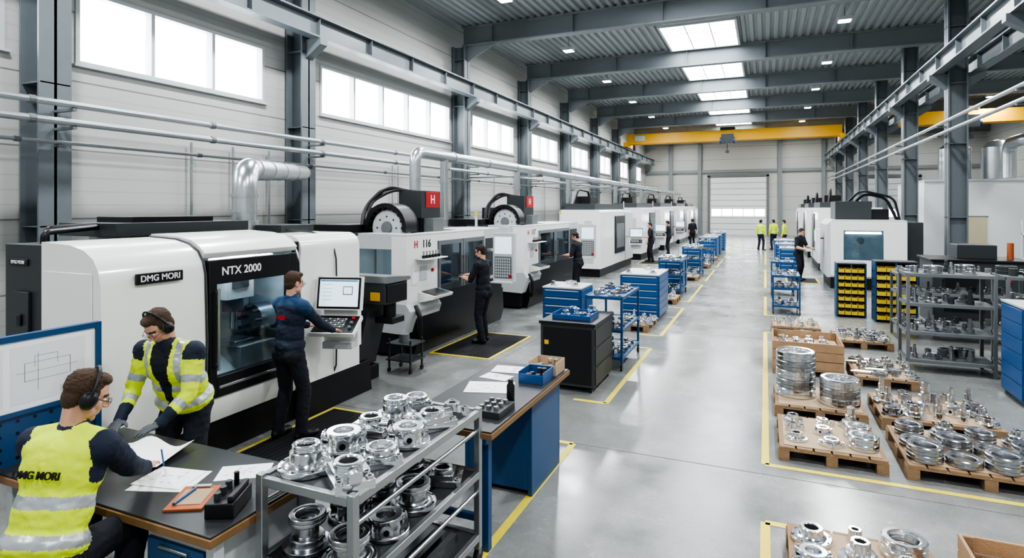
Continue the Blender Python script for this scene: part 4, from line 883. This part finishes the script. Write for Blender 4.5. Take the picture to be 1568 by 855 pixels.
    for sd in (-1,1):
        ec=H+hr*sd*.03*k+look*.076*k+hu*.008*k; mb.ell(ec,[hr*.0125*k,look*.0115*k,hu*.0065*k],EYEW,10,8); mb.ell(ec+look*.0085*k-hu*.001,[hr*.0055*k,look*.004*k,hu*.0055*k],BLACK,8,6)
    if glasses:
        for sd in (-1,1):
            gc=H+hr*sd*.034*k+look*.102*k+hu*.006*k
            mb.tube([gc+hr*(.027*math.cos(a)*k)+hu*(.016*math.sin(a)*k) for a in [2*math.pi*i/16 for i in range(17)]],.0013*k,BLACK,6)
            mb.ell(gc,[hr*.026*k,look*.0012*k,hu*.015*k],SPEC,12,6)
            mb.tube([gc+hr*sd*.027*k,H+hr*sd*.08*k+look*.07*k+hu*.01*k,H+hr*sd*.083*k-look*.005*k+hu*.012*k],.0018*k,BLACK,6)
        mb.tube([H-hr*.008*k+look*.104*k+hu*.01*k,H+hr*.008*k+look*.104*k+hu*.01*k],.0018*k,BLACK,6)
    if muffs:
        for sd in (-1,1): mb.ell(H+hr*sd*.098*k-look*.003*k-hu*.003*k,[hr*.025*k,look*.036*k,hu*.043*k],BLACK,14,10); mb.ell(H+hr*sd*.085*k-hu*.003*k,[hr*.014*k,look*.04*k,hu*.047*k],DGREY,14,10)
        mb.tube([H+hr*(.113*math.cos(a)*k)+hu*(.0+.150*math.sin(a))*k-look*.005*k for a in [math.pi*i/20 for i in range(21)]],.008*k,BLACK,8)
    for sd,W,hd,hang in hands:
        if hang: pn=-r*sd; 
        else:
            if flat or W.z<1.0: hd=V((hd.x,hd.y,hd.z*.15-.03)).normalized()
            else: hd=V((hd.x,hd.y,hd.z*.5)).normalized()
            pn=-U
        pn=(pn-hd*pn.dot(hd)).normalized(); si=hd.cross(pn).normalized()
        inward=(-r*sd) if not hang else f
        if si.dot(inward)<0: si=-si
        B=Blob(); B.cap(W-hd*.02,W+hd*.02*k,.029*k,.029*k,'h'); B.ell(W+hd*.05*k,[si*.043*k,hd*.05*k,pn*.018*k],'h'); B.ell(W+hd*.035*k+si*.024*k+pn*.006,[si*.018*k,hd*.032*k,pn*.016*k],'h')
        for j,(o,ln) in enumerate(((.032,.070),(.0110,.078),(-.0105,.073),(-.031,.058))):
            p=W+hd*.085*k+si*o*k-hd*abs(o-.01)*.25*k; cu=.15 if flat or not hang else .35; dr=hd+si*(o*3.2)
            for q,(fr_,ra) in enumerate(((.45,.0095),(.32,.0087),(.23,.008))):
                dr=(dr.normalized()+pn*(cu*(.5+q*.9))).normalized(); p2=p+dr*ln*fr_*k; B.cap(p,p2,ra*k,ra*.92*k,'h'); p=p2
        p=W+hd*.022*k+si*.03*k; dr=(si*.75+hd*.75+pn*.15).normalized()
        for fr_,ra in ((.038,.0125),(.026,.010)): p2=p+dr*fr_*k; B.cap(p,p2,ra*k,ra*.9*k,'h'); p=p2; dr=(dr+hd*.5+pn*.15).normalized()
        Vx,F,C,reg=B.mesh(.004*k if vox<.02 else .007,1); base=len(mb.v); mb.v.extend([tuple(v) for v in Vx]); mi=mb.mi(hand)
        for fc in F: mb.f.append(tuple(base+x for x in fc)); mb.m.append(mi); mb.sm.append(True)
    o=mb.obj(name,sharp=False)
    return o,P,s,r,fw
def vest_rule(reg,t,x,y):
    if reg in('torso','collar'):
        if reg=='collar': return NAVY
        if .03<t<.085 or .19<t<.245: return REFL
        if abs(x)>.182 and t>.3: return NAVY
        return HIVIS
def jacket_rule(reg,t,x,y):
    if reg=='torso':
        if y>.04 and abs(x)<.03+.12*max(0,t-.15): return BLKC
        if t<-.01: return NAVY
        if .05<t<.1 or .2<t<.25: return REFL
        if abs(abs(x)-.12)<.022 and t>.25: return REFL
        return HIVIS
    if reg=='collar': return NAVY
def jsleeve(t):
    if t<.2: return NAVY
    if .55<t<.72: return REFL
    if 1.25<t<1.42: return REFL
    if t>1.55: return NAVY
    return HIVIS
def mat_rule_op(reg,t,x,y):
    if reg=='torso':
        if y<0 and .33<t<.362 and abs(x+.02)<.075: return RED
        if t>.47: return TEAL
def opsleeve(t): return TEAL if t<.25 else None
S1=1.04
a=person('seated_inspector',(-3.23,1.74,.83),(-.3,.95),.33,(-3.73,2.3,.965),(-3.37,2.36,.955),(-3.42,2.05,.34),(-3.16,2.07,.34),(.35,.85,-.42),dict(),vest_rule,.009,S1,HAIR,True,True,False,SKIN,1.12,True)
o,P,s,r,fw=a
tc=P+s*.335*S1-fw*.155
t=text('DMG MORI',(0,0,0),.05,(0,0,0),BLACK,o,.004); R=Matrix((r,s,-fw)).transposed(); t.rotation_euler=R.to_euler(); t.location=tc-o.location
mb=MB(); sx_,sy_=-3.23,1.70; mb.lathe((sx_,sy_,.62),[(0,0),(.17,0),(.19,.02),(.19,.04),(.16,.055),(0,.05)],BLACK,24,False); mb.cyl((sx_,sy_,.1),(sx_,sy_,.62),.03,ALU,12)
for k in range(5): q=2*math.pi*k/5; mb.cyl((sx_,sy_,.1),(sx_+.28*math.cos(q),sy_+.28*math.sin(q),.06),.02,BLACK,8); mb.cyl((sx_+.28*math.cos(q),sy_+.28*math.sin(q),.0),(sx_+.28*math.cos(q),sy_+.28*math.sin(q),.06),.025,BLACK,8)
mb.tube([(sx_+.26*math.cos(q),sy_+.08+.26*math.sin(q),.22) for q in [2*math.pi*i/24 for i in range(25)]],.012,ALU,8); mb.obj('work_stool')
mb=MB(); mb.cyl((-3.43,2.52,.9),(-3.37,2.46,1.03),.005,BLUE2,8); mb.obj('pen')
person('standing_technician',(-4.23,3.3,.97),(.3,-.95),.42,(-3.97,2.88,.955),(-4.3,2.82,.955),None,None,(.0,-.72,-.6),dict(collar=NAVY),jacket_rule,.009,1.03,HAIR,True,True,False,GLOVE,1.24,True,0,jsleeve)
person('machine_operator',(-4.7,4.9,.965),(.12,.99),.04,(-4.84,5.32,1.15),(-4.5,5.34,1.12),None,None,(.3,.95,-.15),dict(uarm=NAVY,farm=NAVY,collar=TEAL),mat_rule_op,.010,1.0,HAIR,False,True,gz=.018,bulk=1.05,sleeve=opsleeve)
sk=dict(torso=BLKC,uarm=BLKC,farm=SKIN,collar=BLKC)
person('machine_operator',(-4.78,9.82,.965),(-1,.1),.04,(-5.16,9.75,1.2),(-5.2,9.98,1.22),None,None,(-.9,-.1,-.25),sk,None,.012,1.0,HAIRD,False,True,True,gz=.018)
person('machine_operator',(-4.85,16.05,.965),(-1,.15),.08,(-5.2,15.9,1.15),(-5.22,16.2,1.15),None,None,(-.9,-.1,-.3),sk,None,.016,1.0,HAIRD,False,False,False,gz=.018)
person('machine_operator',(-4.8,27.3,.965),(-.9,-.4),.05,(-5.1,27.0,1.15),None,None,None,None,sk,None,.02,1.0,HAIRD,False,False,gz=.018)
person('machine_operator',(-4.75,32.3,.965),(-.9,.2),.05,(-5.1,32.2,1.15),None,None,None,None,sk,None,.022,1.0,HAIRD,False,False)
person('machine_operator',(1.05,22.4,.965),(.8,-.55),.1,(1.42,22.25,1.15),(1.2,22.05,1.1),None,None,(.7,-.6,-.4),sk,None,.016,1.0,HAIRD,False,False,gz=.018)
hv=dict(torso=HIVIS,uarm=HIVIS,farm=HIVIS,collar=HIVIS,pelvis=NAVY,leg=NAVY)
def hvr(reg,t,x,y):
    if reg=='torso' and (.05<t<.1 or .2<t<.25): return REFL
for (x,y,fx,fy) in ((-.25,37.5,.6,.8),(.45,38.2,-.5,.85),(1.0,37.3,-.9,.3)): person('warehouse_worker',(x,y,.965),(fx,fy),0,None,None,None,None,None,hv,hvr,.024,1.0,HAIRD,False,False)
person('machine_operator',(-4.2,38.5,.965),(-.5,.8),0,None,None,None,None,None,sk,None,.024,1.0,HAIRD,False,False)
# ------------------------------------------------------------------ world, camera
w=bpy.data.worlds.new('World'); sc.world=w; w.use_nodes=True
bg=w.node_tree.nodes['Background']; bg.inputs[0].default_value=(.86,.93,1,1); bg.inputs[1].default_value=.7
cd=bpy.data.cameras.new('Camera'); cam=bpy.data.objects.new('Camera',cd); sc.collection.objects.link(cam)
cam.location=(0,0,2.5); cam.rotation_euler=(math.pi/2,0,math.radians(23.2)); cd.sensor_width=36; cd.lens=20.78; cd.shift_y=-.0698; cd.clip_end=200
sc.camera=cam
sc.view_settings.view_transform='AgX'
try: sc.view_settings.look='AgX - High Contrast'
except Exception: pass
sc.view_settings.exposure=-.1
